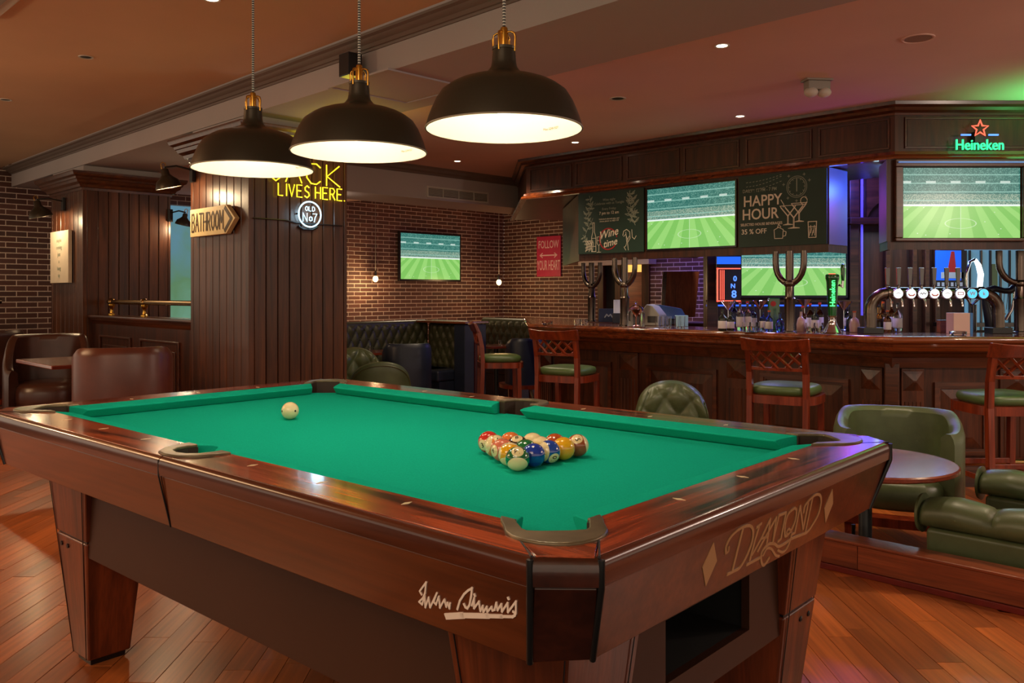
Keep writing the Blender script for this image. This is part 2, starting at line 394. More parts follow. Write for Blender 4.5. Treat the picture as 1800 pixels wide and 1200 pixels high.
M['ceilA'] = plain('ceiling_paint_warm', sr(214, 176, 138), .85, nscale=1.2, namt=.05)
M['ceilB'] = plain('ceiling_paint_pink', sr(228, 196, 186), .8, nscale=1.2, namt=.05)
M['beam'] = plain('beam_paint', sr(180, 170, 168), .75, nscale=1.5, namt=.04)
M['crown'] = plain('crown_paint_grey', sr(112, 96, 86), .6, nscale=3, namt=.06)
M['brick'] = brickmat('brick', [sr(84,54,46), sr(92,60,52), sr(76,48,42), sr(100,66,56), sr(80,56,50), sr(88,54,44)])
M['mortar'] = plain('mortar', sr(214, 198, 182), .9, nscale=40)
M['lampblk'] = plain('lamp_enamel', sr(66, 60, 50), .36, .55)
M['lampwht'] = plain('lamp_inside_white', sr(164, 150, 132), .5)
M['brass'] = plain('brass', sr(214, 164, 74), .22, 1.0)
M['oldbrass'] = plain('antique_brass', sr(150, 120, 78), .25, 1.0)
M['chrome'] = plain('chrome', (.75,.75,.78), .08, 1.0)
M['steel'] = plain('dark_steel', sr(92, 90, 92), .25, 1.0)
M['gunmetal'] = plain('gunmetal_pipe', sr(108, 96, 88), .26, 1.0)
M['cord'] = plain('cord_fabric', sr(120, 120, 112), .8)
M['bulbw'] = emit('lamp_bulb', (1,.84,.55), 2.2)
M['bulb'] = emit('filament_bulb', (1,.66,.28), 4)
M['spotl'] = emit('downlight_glow', (1,.82,.6), 6)
M['ledw'] = emit('led_white', (.7,.93,1), 1.6)
M['neony'] = emit('neon_yellow', (1,.76,.02), 1.1)
M['neonw'] = emit('neon_white', (.42,.80,1), 1.6)
M['neong'] = emit('neon_green', (.02,.85,.26), 1.0)
M['neonr'] = emit('neon_red', (1,.10,.06), 1.1)
M['neonb'] = emit('neon_blue', (.08,.22,1), 1.0)
M['green'] = leather('green_leather', sr(78, 88, 58))
M['green2'] = leather('moss_leather', sr(74, 96, 54))
M['dgreen'] = leather('dark_green_leather', sr(70, 72, 50))
M['navy'] = leather('navy_leather', sr(34, 42, 62))
M['brown'] = leather('brown_leather', sr(92, 46, 32), .3)
M['dbrown'] = leather('dark_brown_leather', sr(62, 34, 26), .3)
M['blackp'] = plain('black_plastic', (.012,.012,.014), .35)
M['tvframe'] = plain('tv_bezel', (.01,.01,.012), .25)
M['screen'] = football('football_broadcast', .56)
M['board'] = plain('chalkboard_green', sr(22, 52, 40), .55, nscale=4, namt=.12)
M['chalk'] = plain('chalk_white', sr(232, 222, 200), .8)
M['chalkd'] = plain('chalk_faint', sr(150, 158, 140), .8)
M['redp'] = plain('red_chalk', sr(170, 30, 34), .7)
M['signw'] = plain('sign_cream', sr(226, 204, 150), .6, nscale=12, namt=.06)
M['signd'] = plain('sign_dark_ink', sr(72, 54, 34), .7)
M['picw'] = plain('picture_cream', sr(214, 200, 176), .6, nscale=10, namt=.05)
M['pink'] = plain('pink_sign_enamel', sr(186, 44, 84), .5, nscale=10, namt=.08)
M['pinkw'] = plain('pink_sign_print', sr(228, 190, 196), .6)
M['white'] = plain('white_plastic', sr(205, 200, 190), .5)
M['grey'] = plain('grey_plastic', sr(150, 148, 140), .5)
M['dark'] = plain('dark_void', (.004,.004,.004), .9)  # near-black, paints the shade inside openings; also serves as ink
M['glass'] = glass('clear_glass')
M['gblue'] = glass('blue_glass', (.1,.2,.9)); M['gamber'] = glass('amber_glass', (.9,.45,.12)); M['gbrown'] = glass('brown_glass', (.35,.13,.04)); M['gdark'] = plain('dark_bottle_glass', (.01,.016,.014), .08)
M['liq'] = plain('pale_liquor', sr(196, 160, 160), .15); M['labelw'] = plain('bottle_paper', sr(214, 208, 214), .6); M['capr'] = plain('red_cap', sr(190, 40, 40), .4); M['capo'] = plain('orange_cap', sr(214, 92, 30), .4); M['capb'] = plain('black_cap', (.02,.02,.02), .4)
M['handle'] = plain('smoked_handle', sr(92, 88, 92), .1, .3, coat=1.0)
M['tapgreen'] = plain('tap_tower_green', sr(10, 92, 34), .15, coat=1.0)
M['tapglow'] = emit('tap_lettering_glow', (.1,1,.3), .9)
def glow(name, c, s=2.2): M[name] = emit(name, c, s)
glow('medw', (.85,.93,1)); glow('medc', (.1,.65,1)); glow('medo', (1,.5,.2)); glow('medr', (1,.25,.2))

# ================================================================== SETTING
E1 = Vector((-.70711, .70711)); E2 = Vector((.70711, .70711))
def XY(t, c=None, d=None): return (c-t, t) if c is not None else (t-d, t)   # on x+y=c or y-x=d
# ---- floor of the pool room: planks run straight away from the viewer
fl = struct('floor')
MB().prism([(-9, 14.155), (-9, -2.5), (7.7, -2.5)], -.14, -.012).build('subfloor', M['gap'], fl)
def plank_rows():
    PW, out = .0935, []
    k0 = int(-5.2/PW)
    for k in range(k0, int(3.4/PW)):
        x0, x1 = k*PW, (k+1)*PW
        y = 1.2+random.random()*.7
        while y < 9.5:
            L = random.choice((.55, .72, .85, 1.0)); y1 = y+L
            lim0, lim1 = 5.17-x0, 5.17-x1
            if y < min(lim0, lim1):
                out.append((x0, x1, y, min(y1, lim0), min(y1, lim1)))
            y = y1
    return out
def seen_px(x, y, z):
    px = 900+F*x/y; py = CY+F*(CZ-z)/y; return px, py
def plank_score(p):
    cx, cy = (p[0]+p[1])/2, (p[2]+p[3])/2
    px, py = seen_px(cx, cy, 0)
    if not (-150 < px < 1950 and py < 1420): return 0
    if px < 120 and py > 770: ok = 1
    elif py > 960+(px-1400)*.2 and px > 1380: ok = 1
    elif px < 760 and py > 860+(px-90)*.42: ok = 1
    else: ok = 0
    return ok/(cy*cy)
pk = sorted(plank_rows(), key=plank_score, reverse=True)
rest = MB()
for i, (x0, x1, y0, ya, yb) in enumerate(pk):
    g = .0011
    poly = [(x0+g, y0+g), (x1-g, y0+g), (x1-g, yb-g), (x0+g, ya-g)]
    dz = random.uniform(-.0006, .0006)
    if i < 290 and plank_score(pk[i]) > 0:
        c = ((x0+x1)/2, y0)
        o = MB().prism([(a-c[0], b_-c[1]) for a, b_ in poly], -.012, dz).build('plank', M['plank'], fl); o.location = (c[0], c[1], 0)
    else: rest.prism(poly, -.012, dz)
rest.build('planks', M['plank'], fl, kind='stuff')
# ---- lower floor of the bar side
fb = struct('floor_lower')
MB().prism([(5.22+2.6, -2.6), (14, -2.6), (14, 20), (-8, 20), (-8, 13.2)], -.3, -.177).build('subfloor', M['gap'], fb)
r2 = MB(); n = 0
for k in range(int(-7.5/.12), int(6.5/.12)):
    x0, x1 = k*.12, (k+1)*.12; y = 1.2+random.random()
    while y < 17:
        L = random.uniform(.8, 1.5)
        if x0+y > 5.12: r2.prism([(x0+.001, y+.001), (x1-.001, y+.001), (x1-.001, y+L), (x0+.001, y+L)], -.18, -.165)
        y += L
r2.build('planks', M['plank'], fb, kind='stuff')
# ---- kerb between the two levels
kb = tag(thing('floor_kerb', 'low varnished wooden kerb along the edge of the plank floor', 'kerb', (5.155-2.6, 2.6, 0), -PI/4))
# local x runs toward the viewer's right, local y toward the bar
seamx = ((5.155-3.663)-(5.155-2.6))*1.41421
for a, b_ in ((seamx+.001, seamx+1.9), (seamx-1.3, seamx-.001), (seamx-2.9, seamx-1.302), (seamx-4.6, seamx-2.902)):
    o = MB().box(a, b_, 0, .02, .026, .128).build('panel', M['kerb'], kb, bevel=.002)
MB().box(seamx-4.6, seamx+1.9, -.006, .12, .129, .142).build('cap', M['kerb'], kb, bevel=.004)
MB().box(seamx-4.6, seamx+1.9, -.012, .0, 0, .026).build('base_strip', M['kerbred'], kb, bevel=.003)
MB().box(seamx-4.6, seamx+1.9, .02, .105, -.165, .129).build('core', M['bar'], kb)
p = W(1500, 925, 4.02)
pst = MB().tube([(0,0,0), (0,0,.29)], .0095, 10).build('metal_post', M['steel']); pst.location = (p.x, p.y, -.165)
tag(pst, 'thin grey metal post just beyond the wooden kerb', 'post')
# ---- ceilings
s_ = struct('ceiling')
MB().prism([(-12, 16.16), (-12, -3), (7.1, -3)], 2.766, 2.9).build('plaster_main', M['ceilA'], s_)
MB().prism([(8.36, -3), (16, -3), (16, 9.5), (-3.3, 13.0), (-8, 13.4)], 2.62, 2.75).build('plaster_bar', M['ceilB'], s_)
MB().prism([(-10, 15.4), (-10, 21), (16, 21), (16, 5), (4, 5)], 3.0, 3.1).build('plaster_back', M['ceilB'], s_)
bm = struct('trim_1')
MB().prism([(-12, 16.3), (7.3, -3), (8.38, -3), (-12, 17.38)], 2.54, 3.0).build('ceiling_beam', M['beam'], bm)
prof = [(0,2.69),(0,2.766),(.10,2.766),(.098,2.752),(.075,2.745),(.062,2.73),(.04,2.722),(.026,2.705),(.014,2.703),(.010,2.69)]
MB().sweep([(-12, 16.3), (7.3, -3)], [(a, b_) for a, b_ in prof]).build('crown_moulding', M['crown'], bm, smooth=30)
# bulkhead with the air grille
bh = struct('trim_2', loc=(-10.4+3.0, 3.0, 0), rz=PI/4)      # local x along (1,1), local y toward the wall
# plane y-x = 10.4 ; at y=3 x=-7.4
MB().box(7.2, 17, 0, .63, 2.27, 3.0).build('bulkhead', M['beam'], bh)
MB().prism([(0,2.54),(-.02,2.54),(-.03,2.56),(-.06,2.575),(-.07,2.60),(-.10,2.62),(0,2.62)], 7.2, 17, 'x').build('cornice', M['crown'], bh, smooth=30)
# ---- brick walls
def brick_wall(name, loc, rz, L, z0, z1, near=300, openings=(), keep=None, eye=None):
    w_ = struct(name, loc=(*loc, 0), rz=rz)
    BL, BH, j = .2385, .0675, .0115
    cuts = MB()
    # mortar backing as panels around openings
    xs = [0]+[v for o in openings for v in (o[0], o[1])]+[L]
    for i in range(0, len(xs), 2): cuts.box(xs[i], xs[i+1], .003, .25, z0, z1)
    for o in openings: cuts.box(o[0], o[1], .003, .25, o[3], z1); 
    cuts.build('mortar_bed', M['mortar'], w_)
    base = MB().box(0, BL-j, 0, .03, 0, BH-j)
    me = None; lst = []
    for r in range(int((z1-z0)/BH)):
        z = z0+r*BH; x = -(BL/2 if r % 2 else 0)
        while x < L:
            a, b_ = max(x, 0), min(x+BL-j, L)
            hit = False
            for o in openings:
                if z+BH > o[2] and z < o[3] and a < o[1] and b_ > o[0]:
                    if a < o[0]: b_ = o[0]
                    elif b_ > o[1]: a = o[1]
                    else: hit = True
            if b_-a > .004 and not hit: lst.append((a, b_, z))
            x += BL
    c_, s__ = math.cos(rz), math.sin(rz)
    def sc(q):
        X = loc[0]+c_*(q[0]+q[1])/2; Y = loc[1]+s__*(q[0]+q[1])/2
        if Y < 1: return 1e9
        px, py = 900+F*X/Y, CY-F*(q[2]-CZ)/Y
        ok = (keep(px, py) if keep else True) and -40 < px < 1840
        return Y+(0 if ok else 1000)
    lst.sort(key=sc)
    st = MB()
    for i, (a, b_, z) in enumerate(lst):
        dy = random.uniform(-.0015, .0005)
        if i < near and sc(lst[i]) < 900:
            if abs((b_-a)-(BL-j)) < 1e-6 and me:
                o = bpy.data.objects.new('brick', me); COL.objects.link(o); o.parent = w_
            else:
                o = MB().box(0, b_-a, 0, .03, 0, BH-j).build('brick', M['brick'], w_)
                if abs((b_-a)-(BL-j)) < 1e-6: me = o.data
            o.location = (a, dy, z)
        else: st.box(a, b_, dy, .03, z, z+BH-j)
    if st.v: st.build('bricks', M['brick'], w_, kind='stuff')
    return w_
# left wall: y-x = 16.7, local x along (1,1): from far left to the corner ; local y = back
x0w = -7.0
wl = brick_wall('wall_left', (x0w, x0w+16.7), PI/4, (-.155-x0w)*1.41421, -.165, 2.98, 300,
                keep=lambda px, py: (px < 95 and 325 < py < 600) or (300 < px < 336 and 330 < py < 380) or (605 < px < 890 and 335 < py < 600))
# right wall: x+y = 16.39, local x along (1,-1) from the corner
dA = (GX(1052, 16.39/(1+GX(1052,1)))+.155)*1.41421; dB = (GX(1143, 16.39/(1+GX(1143,1)))+.155)*1.41421
wr = brick_wall('wall_right', (-.155, 16.545), -PI/4, 6.2, -.165, 2.98, 300, openings=((dA, dB, -1, 2.1),),
                keep=lambda px, py: (884 < px < 1250 and 370 < py < 590))
# door in the right wall
dr = struct('door_1', loc=(-.155, 16.545, 0), rz=-PI/4)
dw = dB-dA
MB().box(dA, dA+.13, -.03, .12, -.165, 2.1).box(dB-.16, dB, -.03, .12, -.165, 2.1).box(dA, dB, -.03, .12, 2.0, 2.1).build('frame', M['barZ'], dr, bevel=.008)
MB().box(dA+.13, dA+.36, .06, .1, -.165, 2.0).build('side_panel', M['dark'], dr)  # near-black sheet painting the shade of an open gap
MB().box(dA+.36, dB-.16, .04, .09, -.165, 2.0).build('door_leaf', M['kerb'], dr, bevel=.004)
MB().box(dA+.36, dA+.48, .0, .05, -.165, 2.0).build('door_stile', M['barZ'], dr, bevel=.004)
MB().box(dA+.54, dA+.92, .03, .045, 1.58, 1.78).build('lit_pane', emit('lit_pane_glow', (1,.55,.12), .6), dr)
MB().box(dA-.25, dB+.15, -.25, -.04, 1.70, 1.78).build('lintel_shelf', M['white'], dr)
# lit mural between the pillars
a0 = (GX(296, 16.7/(1-GX(296,1)))-x0w)*1.41421; a1 = (GX(345, 16.7/(1-GX(345,1)))-x0w)*1.41421
m_, nt, b, N, L = newmat('mural_backlit')
tc = N.new('ShaderNodeTexCoord'); nz = N.new('ShaderNodeTexNoise'); nz.inputs['Scale'].default_value = 2.2; nz.inputs['Detail'].default_value = 5; nz.inputs['Distortion'].default_value = 1
L.new(tc.outputs['Object'], nz.inputs['Vector'])
sp = N.new('ShaderNodeSeparateXYZ'); L.new(tc.outputs['Object'], sp.inputs[0])
ad = N.new('ShaderNodeMath'); ad.operation = 'MULTIPLY_ADD'; L.new(sp.outputs[2], ad.inputs[0]); ad.inputs[1].default_value = .55; L.new(nz.outputs['Fac'], ad.inputs[2])
cr = N.new('ShaderNodeValToRGB'); L.new(ad.outputs[0], cr.inputs[0])
for i, (p_, c) in enumerate(((.9, sr(112,168,140)), (1.25, sr(96,146,104)), (1.32, sr(176,196,182)), (1.38, sr(100,150,110)), (1.75, sr(98,152,176)))):
    if i > 1: cr.color_ramp.elements.new(.5)
    e = cr.color_ramp.elements[i]; e.position = (p_-.6)/1.3; e.color = (*c, 1)
mr = N.new('ShaderNodeMapRange'); mr.inputs['From Min'].default_value = .6; mr.inputs['From Max'].default_value = 1.9; L.new(ad.outputs[0], mr.inputs[0]); L.new(mr.outputs[0], cr.inputs[0])
L.new(cr.outputs[0], b.inputs['Emission Color']); b.inputs['Emission Strength'].default_value = .36; b.inputs['Base Color'].default_value = (.1,.1,.1,1)
o = MB().box(a0, a1, -.04, -.006, .8, 2.45).build('mural', m_)
o.location = (x0w, x0w+16.7, 0); o.rotation_euler = (0,0,PI/4)
tag(o, 'tall backlit blue and green landscape mural between the two wooden pillars', 'mural')

# ================================================================== PILLARS
CORN = [(0,2.285),(.012,2.285),(.014,2.31),(.035,2.315),(.045,2.34),(.075,2.36),(.085,2.385),(.095,2.39),(.10,2.41),(.125,2.425),(.135,2.45),(.135,2.465),(0,2.465)]
def pillar(name, label, corner, wl_, wr_, nl, nr, stile=.0):
    t = thing(name, label, 'pillar', (*corner, 0), 0)
    R = Matrix.Rotation(PI/4, 4, 'Z')       # right face: local x along (1,1)
    Lm = Matrix.Rotation(-PI/4, 4, 'Z')     # left face: runs along (-1,1): local -x
    A = Vector((0,0)); B = E2*wr_; C = E1*wl_; D = B+C
    ins = .012
    MB().prism([tuple(A+(E1+E2)*ins), tuple(B+(E1-E2)*ins), tuple(D-(E1+E2)*ins), tuple(C+(E2-E1)*ins)], 2.29, 2.54).build('core', M['beam'], t)
    MB().prism([tuple(A+(E1+E2)*.026), tuple(B+(E1-E2)*.026), tuple(D-(E1+E2)*ins), tuple(C+(E2-E1)*.026)], -.165, 2.29).build('backing', M['black'], t)
    st = .045
    # corner posts, then one board at a time
    MB(R).box(0, st, 0, .05, 0, 2.3).build('corner_board', M['pill'], t, bevel=.004)
    MB(R).box(wr_-st*.6, wr_, 0, .05, 0, 2.3).build('corner_board', M['pill'], t, bevel=.004)
    MB(Lm).box(-wl_, -wl_+st, 0, .05, 0, 2.3).build('corner_board', M['pill'], t, bevel=.004)
    x = st+stile; 
    if stile: MB(R).box(st+.002, st+stile-.002, .001, .03, 0, 2.3).build('corner_board', M['pill'], t, bevel=.003)
    bw = (wr_-st*.6-x)/nr
    for i in range(nr):
        a = x+i*bw; g = .0028
        o = MB().prism([(g,.007),(g+.005,.001),(bw-g-.005,.001),(bw-g,.007),(bw-g,.03),(g,.03)], 0, 2.3).build('board', M['pill'], t)
        o.matrix_local = R @ Matrix.Translation((a, 0, 0))
    bw = (wl_-st)/nl
    for i in range(nl):
        a = -wl_+st+i*bw; g = .0028
        o = MB().prism([(g,.007),(g+.005,.001),(bw-g-.005,.001),(bw-g,.007),(bw-g,.03),(g,.03)], 0, 2.3).build('board', M['pill'], t)
        o.matrix_local = Lm @ Matrix.Translation((a, 0, 0))
    MB().sweep([tuple(C+E2*wr_*.8), tuple(C), (0,0), tuple(B), tuple(B+E1*wl_*.8)], CORN[::-1]).build('cornice', M['pillX'], t, smooth=25)
    MB().sweep([tuple(C), (0,0), tuple(B)], [(0,0),(.018,0),(.018,.12),(.01,.135),(0,.14)]).build('plinth', M['pillX'], t, smooth=30)
    return t
P2 = (-1.938, 6.238); P1 = (-4.418, 8.72)
pillar('panelled_pillar', 'dark wooden panelled pillar carrying the bathroom arrow and the neon sign', P2, .973, .857, 8, 8)
pillar('panelled_pillar', 'dark wooden panelled pillar farther off with a small cream picture on it', P1, .997, .914, 7, 7, .11)

# half walls with brass rail
def half_wall(label, loc, rz, L, posts, cat='partition', panels=(), ztop=.998):
    t = thing('half_wall', label, cat, (*loc, 0), rz)
    MB().box(0, L, 0, .14, -.165, ztop-.03).build('body', M['barZ'], t)
    MB().prism([(-.05,ztop-.03),(-.055,ztop-.012),(-.05,ztop),(.19,ztop),(.195,ztop-.012),(.19,ztop-.03)], 0, L, 'x').build('cap', M['bar'], t, smooth=40)
    MB().prism([(0,ztop-.03),(-.03,ztop-.03),(-.026,ztop-.05),(-.01,ztop-.06),(0,ztop-.09)], 0, L, 'x').build('moulding', M['bar'], t, smooth=40)
    for a, b_ in panels:
        m = MB(); z0, z1 = .12, ztop-.22
        m.prism([(a,z1),(b_,z1),(b_,z1+.02),(a,z1+.02)], -.02, 0, 'y').prism([(a,z0),(b_,z0),(b_,z0-.02),(a,z0-.02)], -.02, 0, 'y')
        m.box(a-.02,a,-.02,0,z0-.02,z1+.02).box(b_,b_+.02,-.02,0,z0-.02,z1+.02)
        m.build('panel_frame', M['bar'], t, bevel=.004)
        MB().box(a+.07, b_-.07, -.012, 0, z0+.07, z1-.07).build('panel', M['barZ'], t, bevel=.01)
    return t
def brass_rail(label, loc, rz, L, posts, z0, zr, r=.024, mat='oldbrass'):
    t = thing('brass_rail', label, 'rail', (*loc, z0), rz)
    MB().tube([(0,0,zr-z0), (L,0,zr-z0)], r, 14).build('rail', M[mat], t, smooth=60)
    for x in posts:
        MB().lathe([(.034,0),(.034,.012),(.02,.02),(.014,.05),(.02,.075),(.03,.085),(.033,.10),(.033,.13)], 14, (x,0,0)).build('bracket', M['brass'], t, smooth=40)
        MB().sphere(.04, (x,0,zr-z0), 16, 10).build('knob', M[mat], t, smooth=180)
    return t
# middle: x+y = 4.44 from pillar 1 to pillar 2
hx0 = -4.35
half_wall('dark panelled half wall running between the two wooden pillars', (hx0, 4.44-hx0), -PI/4, 2.85, (), panels=((.25,1.02),(1.28,2.1)))
brass_rail('brass rail on two brackets along the half wall between the pillars', (hx0+.16, 4.44-hx0+.02), -PI/4, 2.7, (.08, .92), .998, 1.132)
# far left half wall, in front of the brick wall (runs along (1,1))
lw = (-7.3, 8.1)
half_wall('dark panelled half wall under the brick at the far end of the hall', lw, PI/4, 2.1, (), panels=((.1,.62),(.72,1.24)), ztop=1.0)
brass_rail('tarnished rail on the half wall in front of the left brick wall', (lw[0]-.02, lw[1]+.1), PI/4, 2.1, (.45+.15, .86+.2, 1.5), 1.0, 1.13, .03, 'gunmetal')

# ================================================================== POOL TABLE
TC = (-.367, 2.542); TA = -.7249
U, V, FE = 1.040, .520, .0594
ZR, ZB, ZN = .8336, .792, .8238
OU, OV = 1.235, .711
tb = thing('pool_table', 'large varnished wooden pool table with green cloth', 'pool table', (*TC, 0), TA)
# bed cloth
c_ = .072
q = [(U+.03-c_, V+.03), (-(U+.03)+c_, V+.03), (-(U+.03), V+.03-c_), (-(U+.03), -(V+.03)+c_), (-(U+.03)+c_, -(V+.03)), (U+.03-c_, -(V+.03)), (U+.03, -(V+.03)+c_), (U+.03, V+.03-c_)]
# octagonal reach into the pockets
q = [(U+.07-.10, V+.07), (-(U+.07)+.10, V+.07), (-(U+.07), V+.07-.10), (-(U+.07), -(V+.07)+.10), (-(U+.07)+.10, -(V+.07)), (U+.07-.10, -(V+.07)), (U+.07, -(V+.07)+.10), (U+.07, V+.07-.10)]
MB().prism(q, ZB-.04, ZB).build('bed_cloth', M['felt'], tb)
# cushions
def cushion(a0, a1, fl, cut0, cut1, orient, side):
    # runs along local axis from a0 to a1 at nose distance; cut = how far the feather end is beyond the nose end
    m = MB(); sec = [(FE, ZR), (.012, ZR-.006), (0, ZN), (.0, ZN-.004), (.026, ZB+.001), (FE, ZB)]
    vs = []
    n = 9
    for i in range(n):
        f = i/(n-1)
        for o_, z in sec:
            k = o_/FE
            s0 = a0-cut0*k; s1 = a1+cut1*k
            if i in (0, n-1): pass
            s = s0+(s1-s0)*f
            vs.append((s, o_, z))
    k = len(sec); fs = []
    for i in range(n-1):
        for j in range(k):
            fs.append((i*k+j, i*k+(j+1)%k, (i+1)*k+(j+1)%k, (i+1)*k+j))
    fs += [tuple(range(k))[::-1], tuple((n-1)*k+j for j in range(k))]
    if orient == 'x': vs = [(s, side*(V+o), z) for s, o, z in vs]
    else: vs = [(side*(U+o), s, z) for s, o, z in vs]
    if (orient == 'x') == (side > 0): fs = [f[::-1] for f in fs]
    m.add(vs, fs); return m.build('cushion', M['felt'], tb, bevel=.003)
cc = .062
for sd in (-1, 1):
    cushion(-U+cc, -.066, 0, .035, -.016, 'x', sd)
    cushion(.066, U-cc, 0, -.016, .035, 'x', sd)
    cushion(-V+cc, V-cc, 0, .035, .035, 'y', sd)
# rails: wooden tops
def arc(cx, cy, r, a0, a1, n): return [(cx+r*math.cos(a0+(a1-a0)*i/(n-1)), cy+r*math.sin(a0+(a1-a0)*i/(n-1))) for i in range(n)]
CU, CV = .08, .068       # chamfer at the outer corner
def rail_x(sd, s0):      # long rail half: s0=-1 toward -x
    ux = U+FE+.03
    pin = V+FE
    # outline in +x,+y quadrant then mirrored
    out = [(.0015, OV-.010), (OU-CU, OV-.010), (U+.045, V+.135), (U+.008, V+.122), (U-.03, V+.088), (U-.060, pin), (.10, pin), (.10, pin+.02), (.085, pin+.075), (.05, pin+.105), (.0015, pin+.115)]
    P = [(x*s0, y*sd) for x, y in out]
    if s0*sd < 0: P = P[::-1]
    m = MB().prism(P, ZR-.0455, ZR)
    return m.build('rail_top', M['rail'], tb, bevel=.0015)
def rail_y(s0):
    out = [(OU-.010, 0), (OU-.010, OV-CV), (U+.135, V+.045), (U+.122, V+.008), (U+.088, V-.03), (U+FE, V-.060), (U+FE, 0)]
    P = [(x*s0, y) for x, y in out]+[(x*s0, -y) for x, y in out[::-1][1:-1]]
    if s0 < 0: P = P[::-1]
    P = [p for i, p in enumerate(P)]
    return MB().prism(P, ZR-.0455, ZR).build('rail_top', M['railY'], tb, bevel=.0015)
def lip(path, mat, sx, sy, nm='rail_edge'):     # path in the (+x,+y) quadrant, outward on its right
    pr = [(-.014,ZR-.0002),(-.007,ZR-.0012),(-.001,ZR-.004),(.0035,ZR-.009),(.005,ZR-.016),(.005,ZR-.030),(.004,ZR-.044),(.002,ZR-.0455),(-.014,ZR-.0455)]
    m = MB().sweep(path, [(a-.004, b_) for a, b_ in pr]); m.v = [(x*sx, y*sy, z) for x, y, z in m.v]
    return m.build(nm, M[mat], tb, smooth=40)
AU, AV, AZ0, AZ1 = 1.195, .681, .660, .787
BU, BV = .065, .072
def apron(a, b_, c, d, mat, nm='apron', th=.022):
    # a,b top outer points, c,d bottom outer points (c under a)
    A, B, C, D = Vector((*a, AZ1)), Vector((*b_, AZ1)), Vector((*c, AZ0)), Vector((*d, AZ0))
    n = (B-A).cross(C-A).normalized()
    cen = (A+B+C+D)/4
    if n.dot(Vector((cen.x, cen.y, 0))) > 0: n = -n
    return MB().frust([C, D, D+n*th, C+n*th], [A, B, B+n*th, A+n*th]).build(nm, M[mat], tb, bevel=.003)
